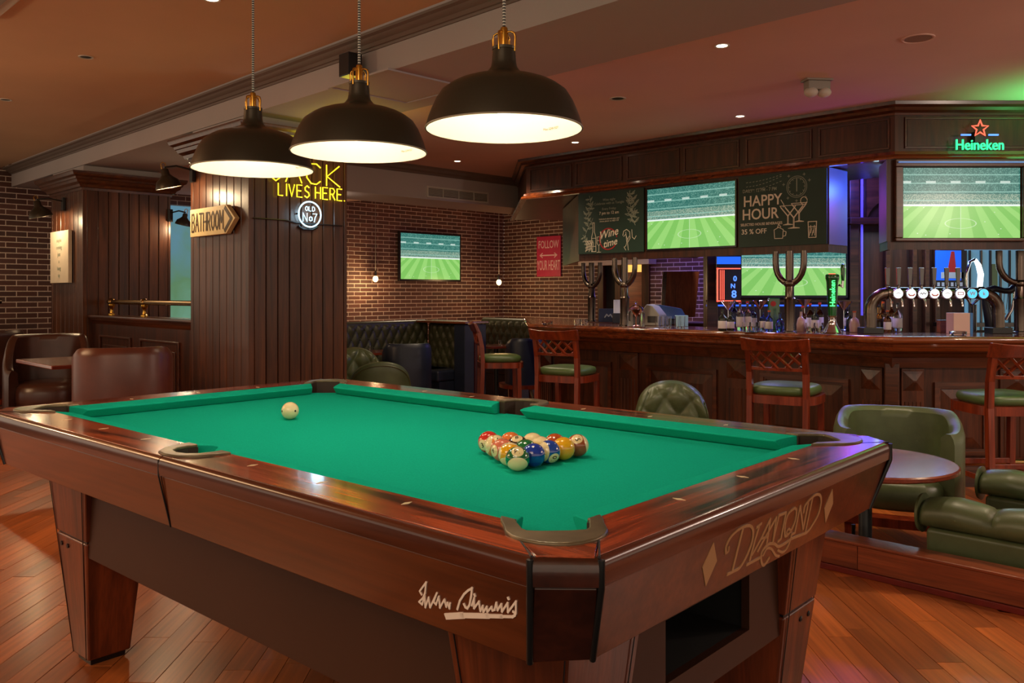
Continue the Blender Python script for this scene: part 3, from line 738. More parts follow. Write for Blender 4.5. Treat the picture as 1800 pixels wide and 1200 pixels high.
for sd in (-1, 1):
    for s0 in (-1, 1):
        rail_x(sd, s0)
        g = .0018
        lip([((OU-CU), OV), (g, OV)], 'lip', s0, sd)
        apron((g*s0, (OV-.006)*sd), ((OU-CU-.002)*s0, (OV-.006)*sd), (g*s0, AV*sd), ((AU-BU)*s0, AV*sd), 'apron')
        # corner block with rail-top wedge
        a1 = ((OU-CU+.004)*s0, (OV-.004)*sd); a2 = ((OU-.004)*s0, (OV-CV+.004)*sd)
        apron(a1, a2, ((AU-BU)*s0, AV*sd), (AU*s0, (AV-BV)*sd), 'cornerblock', 'corner_block')
        w4 = [((OU-CU+.003)*s0, (OV-.010)*sd), ((OU-.010)*s0, (OV-CV+.003)*sd), ((U+.137)*s0, (V+.049)*sd), ((U+.118)*s0, (V+.118)*sd), ((U+.049)*s0, (V+.137)*sd)]
        if s0*sd > 0: w4 = w4[::-1]
        MB().prism(w4, ZR-.0455, ZR).build('corner_wedge', M['rail'], tb, bevel=.0015)
        lip([(OU, OV-CV+.004), (OU-CU+.004, OV)], 'cornerblock', s0, sd)
        # black seams
        for (x1, y1), (x2, y2) in ((((OU-CU), OV), ((AU-BU), AV)), ((OU, OV-CV), (AU, AV-BV))):
            MB().tube([(x1*s0, y1*sd, ZR-.004), (x1*s0, y1*sd, .788), (x2*s0*.999, y2*sd*.999, AZ0)], .0055, 8).build('seam_strip', M['black'], tb, smooth=60)
        MB().tube([((OU-CU)*s0, (OV-.004)*sd, ZR-.001), ((U+.047)*s0, (V+.136)*sd, ZR-.001)], .0022, 6).tube([((OU-.004)*s0, (OV-CV)*sd, ZR-.001), ((U+.136)*s0, (V+.047)*sd, ZR-.001)], .0022, 6).build('seam_inlay', M['black'], tb, kind='stuff')
        # corner casting
        half_o = [(-.063,FE),(-.044,.080),(-.0235,.0966),(.008,.126),(.0345,.139),(.062,.143),(.090,.137),(.112,.125)]
        half_i = [(-.024,FE),(-.022,.066),(-.012,.074),(.002,.084),(.016,.0945),(.030,.0985),(.052,.083),(.067,.068)]
        oo = half_o+[(b2, a2_) for a2_, b2 in half_o[::-1]]; ii = half_i+[(b2, a2_) for a2_, b2 in half_i[::-1]]
        tr = lambda p: ((U+p[0])*s0, (V+p[1])*sd)
        MB().ring([tr(p) for p in oo], [tr(p) for p in ii], ZR-.004, ZR+.005).build('corner_casting', M['casting'], tb, bevel=.0035)
        MB().ring([tr((p[0]*.9+.004, p[1]*.9+.004)) for p in oo], [tr(p) for p in ii], .765, ZR-.003).build('pocket_liner', M['pocket'], tb)
        # legs
        tx0, tx1, ty0, ty1 = 1.114, .802, .561, .330; bx0, bx1, by0, by1 = 1.028, .9025, .508, .370
        zt, zs = AZ0+.03, .423
        def at(z):
            k = (z-.02)/(zt-.02); return (bx0+(tx0-bx0)*k, bx1+(tx1-bx1)*k, by0+(ty0-by0)*k, by1+(ty1-by1)*k)
        def quad(z, g=0, e=0):
            X0, X1, Y0, Y1 = at(z); X0 -= g; Y0 -= g; X1 += e; Y1 += e
            P = [(X1*s0, Y1*sd, z), (X0*s0, Y1*sd, z), (X0*s0, Y0*sd, z), (X1*s0, Y0*sd, z)]
            return P if s0*sd > 0 else P[::-1]
        lg = MB().frust(quad(.02), quad(zs-.003)).build('leg', M['tleg'], tb, bevel=.006)
        MB().frust(quad(zs+.003), quad(zt)).build('leg_block', M['tleg'], lg, bevel=.004)
        MB().frust(quad(zs-.004, .006, .006), quad(zs+.004, .006, .006)).build('joint', M['black'], lg)
        MB().frust(quad(.0, .012, .012), quad(.022, .012, .012)).build('foot', M['black'], lg)
        for k2 in range(2):
            X0, X1, Y0, Y1 = at(zs-.035)
            xx = X0-.035-.05*k2; MB(Matrix.Translation((xx*s0, (Y0+.001)*sd, zs-.035)) @ Matrix.Rotation(PI/2*sd, 4, 'X')).lathe([(.0075,-.003),(.0075,.001),(.004,.003)], 10).build('bolt', M['black'], lg, smooth=40)
            yy = Y0-.035-.05*k2; MB(Matrix.Translation(((X0+.001)*s0, yy*sd, zs-.035)) @ Matrix.Rotation(PI/2*s0, 4, 'Y')).lathe([(.0075,-.003),(.0075,.001),(.004,.003)], 10).build('bolt', M['black'], lg, smooth=40)
        # edge grooves of the legs
        for kk in (.016,):
            X0, X1, Y0, Y1 = at(.02); T0, T1, S0, S1 = at(zt)
            MB().tube([((X1+kk)*s0, (Y0+.0003)*sd, .022), ((T1+kk*1.6)*s0, (S0+.0003)*sd, zt-.03)], .0014, 5).tube([((X0-.008)*s0, (Y0+.0003)*sd, .022), ((T0-.008)*s0, (S0+.0003)*sd, zt-.03)], .0014, 5).tube([((X0+.0003)*s0, (Y1+kk)*sd, .022), ((T0+.0003)*s0, (S1+kk*1.6)*sd, zt-.03)], .0014, 5).build('groove', M['black'], lg)
for s0 in (-1, 1):
    rail_y(s0)
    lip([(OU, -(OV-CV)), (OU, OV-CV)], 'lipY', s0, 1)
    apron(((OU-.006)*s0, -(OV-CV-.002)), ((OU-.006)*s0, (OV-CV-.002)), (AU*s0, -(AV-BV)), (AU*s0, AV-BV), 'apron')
for sd in (-1, 1):
    pin = V+FE
    oo = [(-.102,pin),(-.098,pin+.03),(-.082,pin+.078),(-.05,pin+.108),(0,pin+.12),(.05,pin+.108),(.082,pin+.078),(.098,pin+.03),(.102,pin)]
    ii = [(-.058,pin),(-.062,pin+.025),(-.056,pin+.055),(-.034,pin+.078),(0,pin+.086),(.034,pin+.078),(.056,pin+.055),(.062,pin+.025),(.058,pin)]
    MB().ring([(x, y*sd) for x, y in oo], [(x, y*sd) for x, y in ii], ZR-.004, ZR+.005).build('side_casting', M['casting'], tb, bevel=.0035)
    MB().ring([(x*.9, y*sd) for x, y in oo], [(x, y*sd) for x, y in ii], .765, ZR-.003).build('pocket_liner', M['pocket'], tb)
    MB().tube([(0, OV*sd, ZR-.008), (0, OV*sd, .788), (0, AV*sd, AZ0)], .002, 6).build('seam_strip', M['black'], tb)
# body between the legs
for sd in (-1, 1):
    MB().box(-.85, .85, min(.51*sd,.53*sd), max(.51*sd,.53*sd), .374, .662).build('side_panel', M['body'], tb, bevel=.002)
for s0 in (-1, 1):
    m = MB(); a, b_ = sorted((1.045*s0, 1.065*s0))
    m.box(a, b_, -.40, -.185, .374, .662).box(a, b_, .185, .40, .374, .662).box(a, b_, -.185, .185, .374, .437).box(a, b_, -.185, .185, .565, .662)
    m.build('end_panel', M['body'], tb)
    MB().box(min(.80*s0, 1.045*s0), max(.80*s0, 1.045*s0), -.19, .19, .425, .437).box(min(.80*s0, .81*s0), max(.80*s0, .81*s0), -.19, .19, .437, .60).box(min(.80*s0, 1.045*s0), max(.80*s0, 1.045*s0), -.20, -.19, .425, .60).box(min(.80*s0, 1.045*s0), max(.80*s0, 1.045*s0), .19, .20, .425, .60).box(min(.80*s0, 1.045*s0), max(.80*s0, 1.045*s0), -.19, .19, .60, .61).build('ball_tray', M['dark'], tb)  # near-black boards put shade into the ball opening
MB().box(-.80, .80, -.5, .5, .47, .655).build('under_frame', M['dark'], tb)
MB().box(-1.12, 1.12, -.60, .60, .661, ZB-.041).build('slate_frame', M['dark'], tb)
# sights
sg = MB()
def dia(x, y, along):
    a, b_ = (.014, .006) if along == 'x' else (.006, .014)
    return MB().prism([(x-a,y),(x,y-b_),(x+a,y),(x,y+b_)], ZR-.002, ZR+.0006).build('sight', M['pearl'], tb)
DO = .0997
for k in (-3, -2, -1, 1, 2, 3):
    for sd in (-1, 1): dia(k*U/4, (V+DO)*sd, 'y')
for k in (-1, 0, 1):
    for s0 in (-1, 1): dia((U+DO)*s0, k*V/2, 'x')
# maker's lettering on the end apron (sloping face)
def face_matrix(o, xdir, zdir):
    x = Vector(xdir).normalized(); z = Vector(zdir); z = (z-x*z.dot(x)).normalized(); y = z.cross(x)
    return Matrix.Translation(o) @ Matrix(((x.x,y.x,z.x,0),(x.y,y.y,z.y,0),(x.z,y.z,z.z,0),(0,0,0,1)))
slope = Vector((OU-.006-AU, 0, AZ1-AZ0))
fm = face_matrix((AU+slope.x*.48, .006, AZ0+(AZ1-AZ0)*.50), (0,1,0), slope) @ Matrix.Diagonal((1,1,.78,1))
def curve(pts, n=10):                       # Catmull-Rom through points
    P = [pts[0]]+list(pts)+[pts[-1]]; out = []
    for i in range(1, len(P)-2):
        for k in range(n):
            t = k/n; a, b_, c, d = P[i-1], P[i], P[i+1], P[i+2]
            out.append(tuple(.5*((2*b_[j])+(-a[j]+c[j])*t+(2*a[j]-5*b_[j]+4*c[j]-d[j])*t*t+(-a[j]+3*b_[j]-3*c[j]+d[j])*t**3) for j in (0,1)))
    out.append(tuple(pts[-1])); return out
TM = Matrix.Translation((*TC, 0)) @ Matrix.Rotation(TA, 4, 'Z')
def on_face(fm, ox, oy, k):                 # drawing coordinates of the lettering measured on its own sloping board
    inv = (TM @ fm).inverted(); o_ = inv @ Vector((0, 0, CZ)); r3 = inv.to_3x3()
    def g(p):
        d = r3 @ Vector(((ox+p[0]/k-900)/F, 1, -(oy+p[1]/k-CY)/F)); t_ = -o_.y/d.y; q_ = o_+d*t_; return (q_.x, q_.z)
    return g
fm = face_matrix((AU+slope.x*.48, .006, AZ0+(AZ1-AZ0)*.50), (0,1,0), slope)
G = on_face(fm, 1220, 850, 6.315)
for pts, w_, sm in (
  ([(345,765),(350,690),(405,580),(500,495),(600,460),(645,510),(635,640),(580,790),(505,920),(440,962),(365,1000)], .0062, 1),
  ([(535,495),(420,955)], .0066, 0), ([(345,765),(372,745),(378,700)], .005, 1),
  ([(738,440),(690,480)], .006, 0), ([(715,470),(660,650),(612,840)], .0066, 0), ([(580,895),(740,808)], .006, 0), ([(640,780),(740,600),(838,390),(815,560),(800,650)], .0060, 0), ([(735,605),(815,585)], .005, 0),
  ([(700,745),(800,560),(905,372),(880,560),(868,645)], .0060, 0), ([(868,645),(935,350)], .0055, 0), ([(935,350),(1012,318),(955,610),(925,635)], .0060, 0),
  ([(1110,265),(1040,330),(1003,450),(1003,575),(1060,530),(1110,420),(1128,300),(1110,265)], .0058, 1), ([(1030,575),(1020,530),(1050,500),(1070,530)], .0045, 1),
  ([(1075,560),(1110,540),(1170,245),(1203,500),(1262,195)], .0060, 0), ([(1308,160),(1228,535)], .0052, 0),
  ([(1208,315),(1225,240),(1280,170),(1340,120),(1390,125),(1402,200),(1375,330),(1310,450),(1250,530),(1190,560),(1080,605),(1000,660),(930,692),(880,662),(825,665),(765,720),(735,800),(745,880),(775,895),(825,820)], .0062, 1),
  ([(760,790),(800,715),(850,720),(895,785),(935,800)], .0055, 1), ([(925,735),(975,755),(1020,715),(1055,640),(1075,560)], .0055, 1)):
    MB(fm).stroke([G(p) for p in (curve(pts, 6) if sm else pts)], w_, -.002, t=.002).build('wordmark_stroke', M['gold'], tb)
for pts in ([(210,645),(245,850),(120,1135),(85,925)], [(1530,55),(1535,215),(1450,430),(1440,270)]):
    q4 = [G(p) for p in pts]; MB(fm).prism(q4, -.002, 0, 'y').build('rhomb', M['gold'], tb)
sl = Vector((0, -(OV-.006-AV), AZ1-AZ0)); kz = .5
fm = face_matrix((.950, -(AV+(OV-.006-AV)*kz), AZ0+(AZ1-AZ0)*kz), (1,0,0), sl)
G = on_face(fm, 725, 1005, 9)
lg = MB(fm)
for pts, w_ in (([(155,355),(125,298),(225,160),(210,330),(180,400),(115,465),(165,510),(205,370),(215,555),(266,400),(290,555),(395,330),(345,470),(385,510),(427,385),(445,560),(515,430),(545,545),(565,480),(595,572),(605,490)], .0032),
                ([(720,585),(760,450),(830,340),(890,285),(952,250),(940,380),(915,510),(880,570),(845,550),(822,500)], .0036),
                ([(950,525),(988,405),(985,570),(1062,462),(1085,612),(1122,530),(1132,630),(1185,545),(1195,625),(1262,545),(1275,605),(1312,590),(1337,480),(1357,600),(1415,502),(1425,622),(1515,485),(1520,630),(1647,460),(1647,650),(1600,620)], .0032),
                ([(550,696),(800,682)], .0105), ([(790,682),(1200,690)], .0085), ([(1190,690),(1420,696)], .0062), ([(1400,697),(1590,702),(1625,680),(1640,650)], .0042), ([(988,348),(996,372)], .004), ([(1522,402),(1530,422)], .004)):
    lg.stroke([G(p) for p in pts], w_, -.002, t=.002)
lg.build('signature', M['paint'], tb, label='cream handwritten signature')

# ================================================================== BALLS
R_ = .0295
BC = {1:(240,178,30),2:(16,60,170),3:(206,52,44),4:(218,120,96),5:(232,128,66),6:(18,110,60),7:(178,80,34),8:(38,18,16),9:(240,176,24),10:(20,70,170),11:(226,130,110),12:(226,200,120),13:(232,140,80),14:(16,104,62),15:(160,78,44)}
def ballmat(n):
    m, nt, b, N, L = newmat('ball_%d' % n if n else 'cue_ball'); cream = sr(244, 226, 176)
    setp(b, rough=.08, coat=1.0, coatr=.03, spec=.6)
    if not n: b.inputs['Base Color'].default_value = (*cream, 1); return m
    tc = N.new('ShaderNodeTexCoord'); sp = N.new('ShaderNodeSeparateXYZ'); L.new(tc.outputs['Object'], sp.inputs[0])
    ax = N.new('ShaderNodeMath'); ax.operation = 'ABSOLUTE'; L.new(sp.outputs[0], ax.inputs[0])
    g = N.new('ShaderNodeMath'); g.operation = 'GREATER_THAN'; L.new(ax.outputs[0], g.inputs[0]); g.inputs[1].default_value = R_*.86
    f = g
    if n > 8:
        az = N.new('ShaderNodeMath'); az.operation = 'ABSOLUTE'; L.new(sp.outputs[2], az.inputs[0])
        h = N.new('ShaderNodeMath'); h.operation = 'GREATER_THAN'; L.new(az.outputs[0], h.inputs[0]); h.inputs[1].default_value = R_*.56
        f = N.new('ShaderNodeMath'); f.operation = 'MAXIMUM'; L.new(g.outputs[0], f.inputs[0]); L.new(h.outputs[0], f.inputs[1])
    mx = N.new('ShaderNodeMix'); mx.data_type = 'RGBA'; L.new(f.outputs[0], mx.inputs[0])
    mx.inputs[6].default_value = (*sr(*BC[n]), 1); mx.inputs[7].default_value = (*cream, 1); L.new(mx.outputs[2], b.inputs['Base Color'])
    return m
COLN = {1:'yellow',2:'blue',3:'red',4:'pink',5:'orange',6:'green',7:'rust brown',8:'black',9:'yellow',10:'blue',11:'salmon',12:'pale yellow',13:'orange',14:'green',15:'brown'}
def ball(n, u, v, ex, ez, roll=0):
    # ex: direction in which the number disc looks (world), ez: up hint of the digit
    p = Vector(TC).to_3d()+Matrix.Rotation(TA, 3, 'Z') @ Vector((u, v, 0)); p.z = ZB+R_+.0006
    x = Vector(ex).normalized(); z = Vector(ez); z = (z-x*z.dot(x)).normalized(); y = z.cross(x)
    Rm = Matrix(((x.x,y.x,z.x),(x.y,y.y,z.y),(x.z,y.z,z.z))).to_4x4()
    nm = 'billiard_ball' if n else 'cue_ball'
    lab = ('cream cue ball with small dark spots alone on the green cloth' if not n else
           '%s %s ball numbered %d in the racked triangle' % (COLN[n], 'striped' if n > 8 else 'solid', n))
    o = MB().sphere(R_, (0,0,0), 32, 20).build(nm, ballmat(n), None, smooth=180)
    o.matrix_world = Matrix.Translation(p) @ Rm
    tag(o, lab, 'ball', 'racked billiard balls' if n else None)
    if n:
        for sgn in (1, -1):
            t = MB().text(str(n), 0, 0, R_*.62, 0, 0, off=.012)
            vs = []
            for q_ in t.v:
                a, b_ = q_[0], q_[2]
                d = Vector((math.sqrt(max(0, R_*R_-a*a-b_*b_)), a, b_)).normalized()*R_*1.004
                vs.append((d.x*sgn, d.y*sgn, d.z))
            t.v = vs; d_ = t.build('number', M['black'], o)
    else:
        for d in ((.75,-.62,.05),(-.72,-.62,.02),(0,.1,1),(.1,1,.1)):
            d = Vector(d).normalized(); mm = d.to_track_quat('Z','Y').to_matrix().to_4x4()
            MB(Matrix.Translation(d*R_*.985) @ mm).lathe([(R_*.13,0),(R_*.11,.0006),(0,.0007)], 12).build('dot', M['black'], o)
    return o
# camera-ish directions used to turn the number discs as photographed
up = (0,0,1)
dd = R_*2.02; u0, v0 = .411, -.004
rows = [[3],[13,5],[4,8,11],[9,6,12,7],[14,2,10,1,15]]
face = {3:((-.55,-.8,-.15),(-.3,.2,1)),13:((0.35,-.5,.85),(1,0,0)),5:((1,.18,-.06),up),4:((-.8,-.55,.05),(-.4,0,1)),8:((-.1,-.4,.9),(0,1,0)),11:((0,-.8,-.2),(0,0,1)),
        9:((1,.2,-.15),(.2,.55,.8)),6:((1,.18,-.06),up),12:((1,.18,-.06),up),7:((1,.18,-.06),up),14:((0.0,-.62,.75),(0,-.75,-.62)),2:((1,.18,-.06),up),10:((.45,-.75,-.48),(-.78,-.55,.1)),1:((1,.18,-.06),up),15:((-.1,-.65,.75),(1,.25,.1))}
for r, row in enumerate(rows):
    for k, n in enumerate(row):
        ball(n, u0+r*dd*.866, v0+(k-r/2)*dd, *face[n])
pc = W(510, 737, .4278*F/(737-CY)); dv = Matrix.Rotation(-TA, 3, 'Z') @ Vector((pc.x-TC[0], pc.y-TC[1], 0))
ball(0, dv.x, dv.y, (1,0,0), up)
bpy.data.objects['cue_ball'].rotation_euler = (0,0,0)

# ================================================================== PENDANT LAMPS
def pendant(label, x, y):
    t = thing('pendant_lamp', label, 'lamp', (x, y, 2.766), 0, 'pendant lamps over the pool table')
    zr = 1.64-2.766; R = .2025
    out = [(1.0,0),(.985,.012),(.955,.032),(.92,.05),(.875,.071),(.80,.095),(.70,.110),(.61,.120),(.50,.128),(.37,.135),(.28,.140),(.215,.148),(.17,.160),(.155,.173),(.15,.19),(.143,.204)]
    MB().lathe([(r*R, zr+h) for r, h in out]+[(.150*R, zr+.205),(.152*R, zr+.212),(.02, zr+.213)], 48, cap=False).build('shade', M['lampblk'], t, smooth=40)
    MB().lathe([(max(r*R-.003, .0), zr+h+.0005) for r, h in out[:14]]+[(.0, zr+.165)], 48, cap=False).build('shade_lining', M['lampwht'], t, smooth=60)
    MB().lathe([(R*1.0, zr),(R*1.004, zr+.001),(R*1.004, zr+.004),(R*.985, zr+.004)], 48, cap=False).build('rim', M['lampwht'], t, smooth=60)
    MB().sphere(.034, (0,0,zr+.072), 20, 12).build('bulb', M['bulbw'], t, smooth=180)
    MB().lathe([(.014,zr+.10),(.014,zr+.16)], 12).build('socket', M['white'], t)
    m = MB().lathe([(.011,zr+.213),(.011,zr+.25),(.009,zr+.262),(.004,zr+.266)], 14)
    m.build('cable_gland', M['brass'], t, smooth=40)
    for k in range(4):
        a = PI/4+k*PI/2+.35; c, s_ = math.cos(a), math.sin(a)
        m = MB().tube([(c*.030, s_*.030, zr+.200), (c*.032, s_*.032, zr+.236), (c*.029, s_*.029, zr+.246), (c*.020, s_*.020, zr+.250), (c*.006, s_*.006, zr+.250)], .0028, 7)
        m.build('brass_arm', M['brass'], t, smooth=60)
    MB().tube([(0,0,zr+.26), (0,0,0)], .0042, 8).build('cord', M['cordz'], t)
    MB().lathe([(.05,-.0),(.05,-.02),(.01,-.03)][::-1], 20).build('ceiling_rose', M['white'], t)
    tt = MB().text('Max 22W E27', 0, 0, .010, 0, 0)
    vs = []
    for q_ in tt.v:
        a = -PI/2+.75+q_[0]/R; rr = R*.93-.002; vs.append((-rr*math.cos(a)*-1, -rr*math.sin(a), zr+.030+q_[2]*.9))
    tt.v = vs; tt.build('printed_note', M['dark'], t)
    light('POINT', (x, y, 1.70), 18.5, (1, .83, .60), .035, name='pendant_light')
    return t
m_, nt, b, N, L = newmat('cord_twill')
tc = N.new('ShaderNodeTexCoord'); sp = N.new('ShaderNodeSeparateXYZ'); L.new(tc.outputs['Object'], sp.inputs[0])
mu = N.new('ShaderNodeMath'); mu.operation = 'MULTIPLY'; mu.inputs[1].default_value = 130; L.new(sp.outputs[2], mu.inputs[0])
fr = N.new('ShaderNodeMath'); fr.operation = 'FRACT'; L.new(mu.outputs[0], fr.inputs[0]); gt = N.new('ShaderNodeMath'); gt.operation = 'GREATER_THAN'; gt.inputs[1].default_value = .5; L.new(fr.outputs[0], gt.inputs[0])
mx = N.new('ShaderNodeMix'); mx.data_type = 'RGBA'; mx.inputs[6].default_value = (.02,.02,.025,1); mx.inputs[7].default_value = (.6,.6,.55,1); L.new(gt.outputs[0], mx.inputs[0]); L.new(mx.outputs[2], b.inputs['Base Color'])
M['cordz'] = m_
pendant('black enamel pendant lamp nearest the bar, largest of the three over the pool table', -.0205, 2.18)
pendant('black enamel pendant lamp in the middle over the pool table', -.458, 2.54)
pendant('black enamel pendant lamp nearest the wooden pillar over the pool table', -.883, 2.89)

# ================================================================== BAR
FZ = -.165                                   # level of the bar-side floor
C1 = Vector((2.626, 5.84))                   # outer corner of the bar top
CL = C1+E1*3.50                              # its far end
EB = CL+Vector((-.02, 1.95))
RR = Vector((5.2, 5.84))
ZT = .92
t = thing('bar_worktop', 'long polished wooden bar top with a rounded front edge', 'bar top', (0,0,0))
def inset(d):                                # outline of the bar moved d toward the barman
    a = Vector((RR.x, RR.y+d)); k = d*math.tan(PI/8)
    b_ = Vector((C1.x+k, C1.y+d)); q = Vector((CL.x+d, CL.y+d*math.tan(PI/8))); e = Vector((EB.x+d, EB.y))
    return [a, b_, q, e]
def band(d0, d1, z0, z1, mb=None):
    mb = mb or MB(); A = inset(d0); B = inset(d1)
    for i in range(3):
        mb.prism([tuple(A[i+1]), tuple(A[i]), tuple(B[i]), tuple(B[i+1])][::-1], z0, z1)
    return mb
A = inset(.03)
for i, nm in enumerate(('top_board', 'top_board', 'top_board')):
    B = inset(.62); MB().prism([tuple(A[i]), tuple(A[i+1]), tuple(B[i+1]), tuple(B[i])][::-1], ZT-.035, ZT).build(nm, M['bartop'], t)
edge = [(-.04,ZT),(.0,ZT+.001),(.014,ZT-.004),(.024,ZT-.014),(.027,ZT-.026),(.022,ZT-.040),(.010,ZT-.050),(-.008,ZT-.055),(-.012,ZT-.07),(-.03,ZT-.075),(-.045,ZT-.10),(-.05,ZT-.105),(-.06,ZT-.105),(-.06,ZT-.03),(-.04,ZT-.03)]
P_ = inset(.03)
pth = [tuple(p) for p in P_][::-1]
MB().sweep(pth, edge[::-1]).build('front_edge', M['bartop'], t, smooth=35)
# bar front
t = thing('bar_counter', 'dark panelled wooden bar front with fluted pilasters', 'bar', (0,0,0))
band(.27, .55, FZ, ZT-.035).build('carcass', M['barZ'], t)
P_ = inset(.27); pth = [tuple(p) for p in P_][::-1]
MB().sweep(pth, [(0,ZT-.036),(.19,ZT-.036),(.19,ZT-.10),(.175,ZT-.115),(.12,ZT-.125),(.10,ZT-.15),(.05,ZT-.16),(.04,ZT-.18),(.03,ZT-.235),(.0,ZT-.235)][::-1]).build('frieze', M['bar'], t, smooth=30)
MB().sweep(pth, [(0,FZ),(.045,FZ),(.045,FZ+.12),(.03,FZ+.14),(0,FZ+.15)][::-1]).build('plinth', M['bar'], t, smooth=30)
def bar_face(mat, pil, pan):                 # local x along the face, y toward the barman
    zt, zb = ZT-.24, FZ+.16
    for a, b_ in pil:
        MB().box(a, b_, -.022, .01, zb, zt).build('pilaster', M['barZ'], t, bevel=.004).matrix_local = mat
        MB().frust([(a+.01,-.022,zt-.16),(a+.01,-.022,zt-.02),(b_-.01,-.022,zt-.02),(b_-.01,-.022,zt-.16)],
                   [((a+b_)/2-.012,-.05,zt-.095),((a+b_)/2-.012,-.05,zt-.085),((a+b_)/2+.012,-.05,zt-.085),((a+b_)/2+.012,-.05,zt-.095)]).build('diamond_block', M['barZ'], t).matrix_local = mat
        n = 5
        for k in range(n):
            x = a+(b_-a)*(k+.9)/(n+.8)
            MB().tube([(x,-.022,zb+.05),(x,-.022,zt-.24)], .0065, 6).build('flute', M['barZ'], t, smooth=60).matrix_local = mat
    for a, b_ in pan:
        m = MB(); z0, z1 = zb+.06, zt-.10
        for d, e_, y in ((0,.03,-.022),(.03,.045,-.012)):
            m.box(a+d,b_-d,y,.01,z1-e_,z1-d).box(a+d,b_-d,y,.01,z0+d,z0+e_).box(a+d,a+e_,y,.01,z0+e_,z1-e_).box(b_-e_,b_-d,y,.01,z0+e_,z1-e_)
        m.build('panel_frame', M['bar'], t).matrix_local = mat
        MB().frust([(a+.045,.0,z0+.045),(a+.045,.0,z1-.045),(b_-.045,.0,z1-.045),(b_-.045,.0,z0+.045)],
                   [(a+.13,-.02,z0+.13),(a+.13,-.02,z1-.13),(b_-.13,-.02,z1-.13),(b_-.13,-.02,z0+.13)]).build('raised_panel', M['barZ'], t).matrix_local = mat
P_ = inset(.27)
mL = Matrix.Translation((P_[1].x, P_[1].y, 0)) @ Matrix.Rotation(-PI/4, 4, 'Z')
bar_face(mL, [(-.225,-.06),(-1.34,-1.12),(-2.46,-2.24),(-3.45,-3.3)], [(-1.03,-.31),(-2.15,-1.43),(-3.22,-2.55)])
mR = Matrix.Translation((P_[1].x, P_[1].y, 0))
bar_face(mR, [(.06,.225),(.77,.98),(1.7,1.9)], [(.30,.70),(1.05,1.62)])
MB().box(-.05,.05,-.03,.02,FZ+.1,ZT-.2,).build('corner_post', M['bar'], t, bevel=.01).matrix_local = mR @ Matrix.Rotation(PI/8-PI/4, 4, 'Z')
# brass foot rail
P_ = inset(.10); pth = [(*p, FZ+.2) for p in P_][::-1]
t2 = tag(MB().tube(pth, .022, 12).build('foot_rail', M['oldbrass'], smooth=60), 'brass foot rail running low along the panelled bar front', 'rail')
# rear counter
MB_ = MB().prism([(.86,9.35),(3.0,9.35),(3.0,10.0),(.86,10.0)], ZT-.07, ZT-.03)
tk = thing('rear_counter', 'dark rear counter behind the bar carrying the menu stand', 'counter', (0,0,0)); MB_.build('top', M['bar'], tk)
MB().box(.9,2.95,9.4,9.95,FZ,ZT-.07).build('carcass', M['barZ'], tk)

# ---- canopy over the bar
CC = Vector((2.81, 6.22)); KL = CC+E1*3.79; KB = KL+Vector((-.12, 2.6)); KR = Vector((5.4, 6.22))
t = thing('bar_canopy', 'dark panelled wooden canopy hanging from the ceiling above the bar', 'canopy', (0,0,0))
def cin(d):
    k = d*math.tan(PI/8); return [Vector((KR.x, KR.y+d)), Vector((CC.x+k, CC.y+d)), Vector((KL.x+d, KL.y+d*math.tan(PI/8)-.0)), Vector((KB.x+d, KB.y))]
def cband(d0, d1, z0, z1):
    m = MB(); A = cin(d0); B = cin(d1)
    for i in range(3): m.prism([tuple(A[i]), tuple(A[i+1]), tuple(B[i+1]), tuple(B[i])][::-1], z0, z1)
    return m
cband(.02, 1.0, 2.215, 2.62).build('core', M['barZ'], t)
cp = [tuple(p) for p in cin(.02)][::-1]
MB().sweep(cp, [(0,2.53),(.015,2.53),(.02,2.545),(.05,2.56),(.06,2.58),(.085,2.595),(.09,2.618),(0,2.618)][::-1]).build('crown_moulding', M['bar'], t, smooth=30)
MB().sweep(cp, [(0,2.203),(.055,2.203),(.06,2.215),(.05,2.23),(.03,2.24),(.024,2.262),(0,2.262)][::-1]).build('lower_moulding', M['bartop'], t, smooth=30)
def fpanel(mat, a, b_):
    z0, z1 = 2.285, 2.515; m = MB()
    m.box(a,b_,-.012,.0,z1-.014,z1).box(a,b_,-.012,.0,z0,z0+.014).box(a,a+.014,-.012,0,z0+.014,z1-.014).box(b_-.014,b_,-.012,0,z0+.014,z1-.014)
    m.build('panel_frame', M['bar'], t, bevel=.002).matrix_local = mat
    MB().box(a+.02,b_-.02,-.004,0,z0+.02,z1-.02).build('panel', M['barZ'], t).matrix_local = mat
Q = cin(.02)
mL = Matrix.Translation((Q[1].x, Q[1].y, 0)) @ Matrix.Rotation(-PI/4, 4, 'Z'); mR = Matrix.Translation((Q[1].x, Q[1].y, 0))
def apx(px, c=9.05): return -(Q[1].x-GX(px, c/(1+GX(px,1))))*1.41421
for a, b_ in ((1440,1565),(1312,1428),(1203,1300),(1103,1195),(1013,1094),(932,1005)): fpanel(mL, apx(a), apx(b_))
fpanel(mR, .07, 1.3); fpanel(mR, 1.4, 2.2)
mS = Matrix.Translation((Q[2].x, Q[2].y, 0)) @ Matrix.Rotation(-PI/2-.0, 4, 'Z')
# hanging box with the two boards and the screen
bx = thing('display_box', 'dark wooden hanging box framing two chalkboards and a screen', 'display box', (Q[1].x, Q[1].y, 0), -PI/4)
c0, c1, DB = apx(1018), apx(1457), .34
MB().prism([(c0,0),(c1,0),(c1,DB),(c0+.9,.9),(c0-.0+.42,1.45),(c0-1.12,1.02)], 1.60, 2.204).build('box', M['barZ'], bx)
MB().sweep([(c0-1.12,1.02),(c0,0),(c1,0),(c1,DB)][::-1], [(0,1.54),(.04,1.545),(.05,1.57),(.065,1.58),(.07,1.60),(0,1.60)][::1]).build('shelf_moulding', M['barZ'], bx, smooth=30)
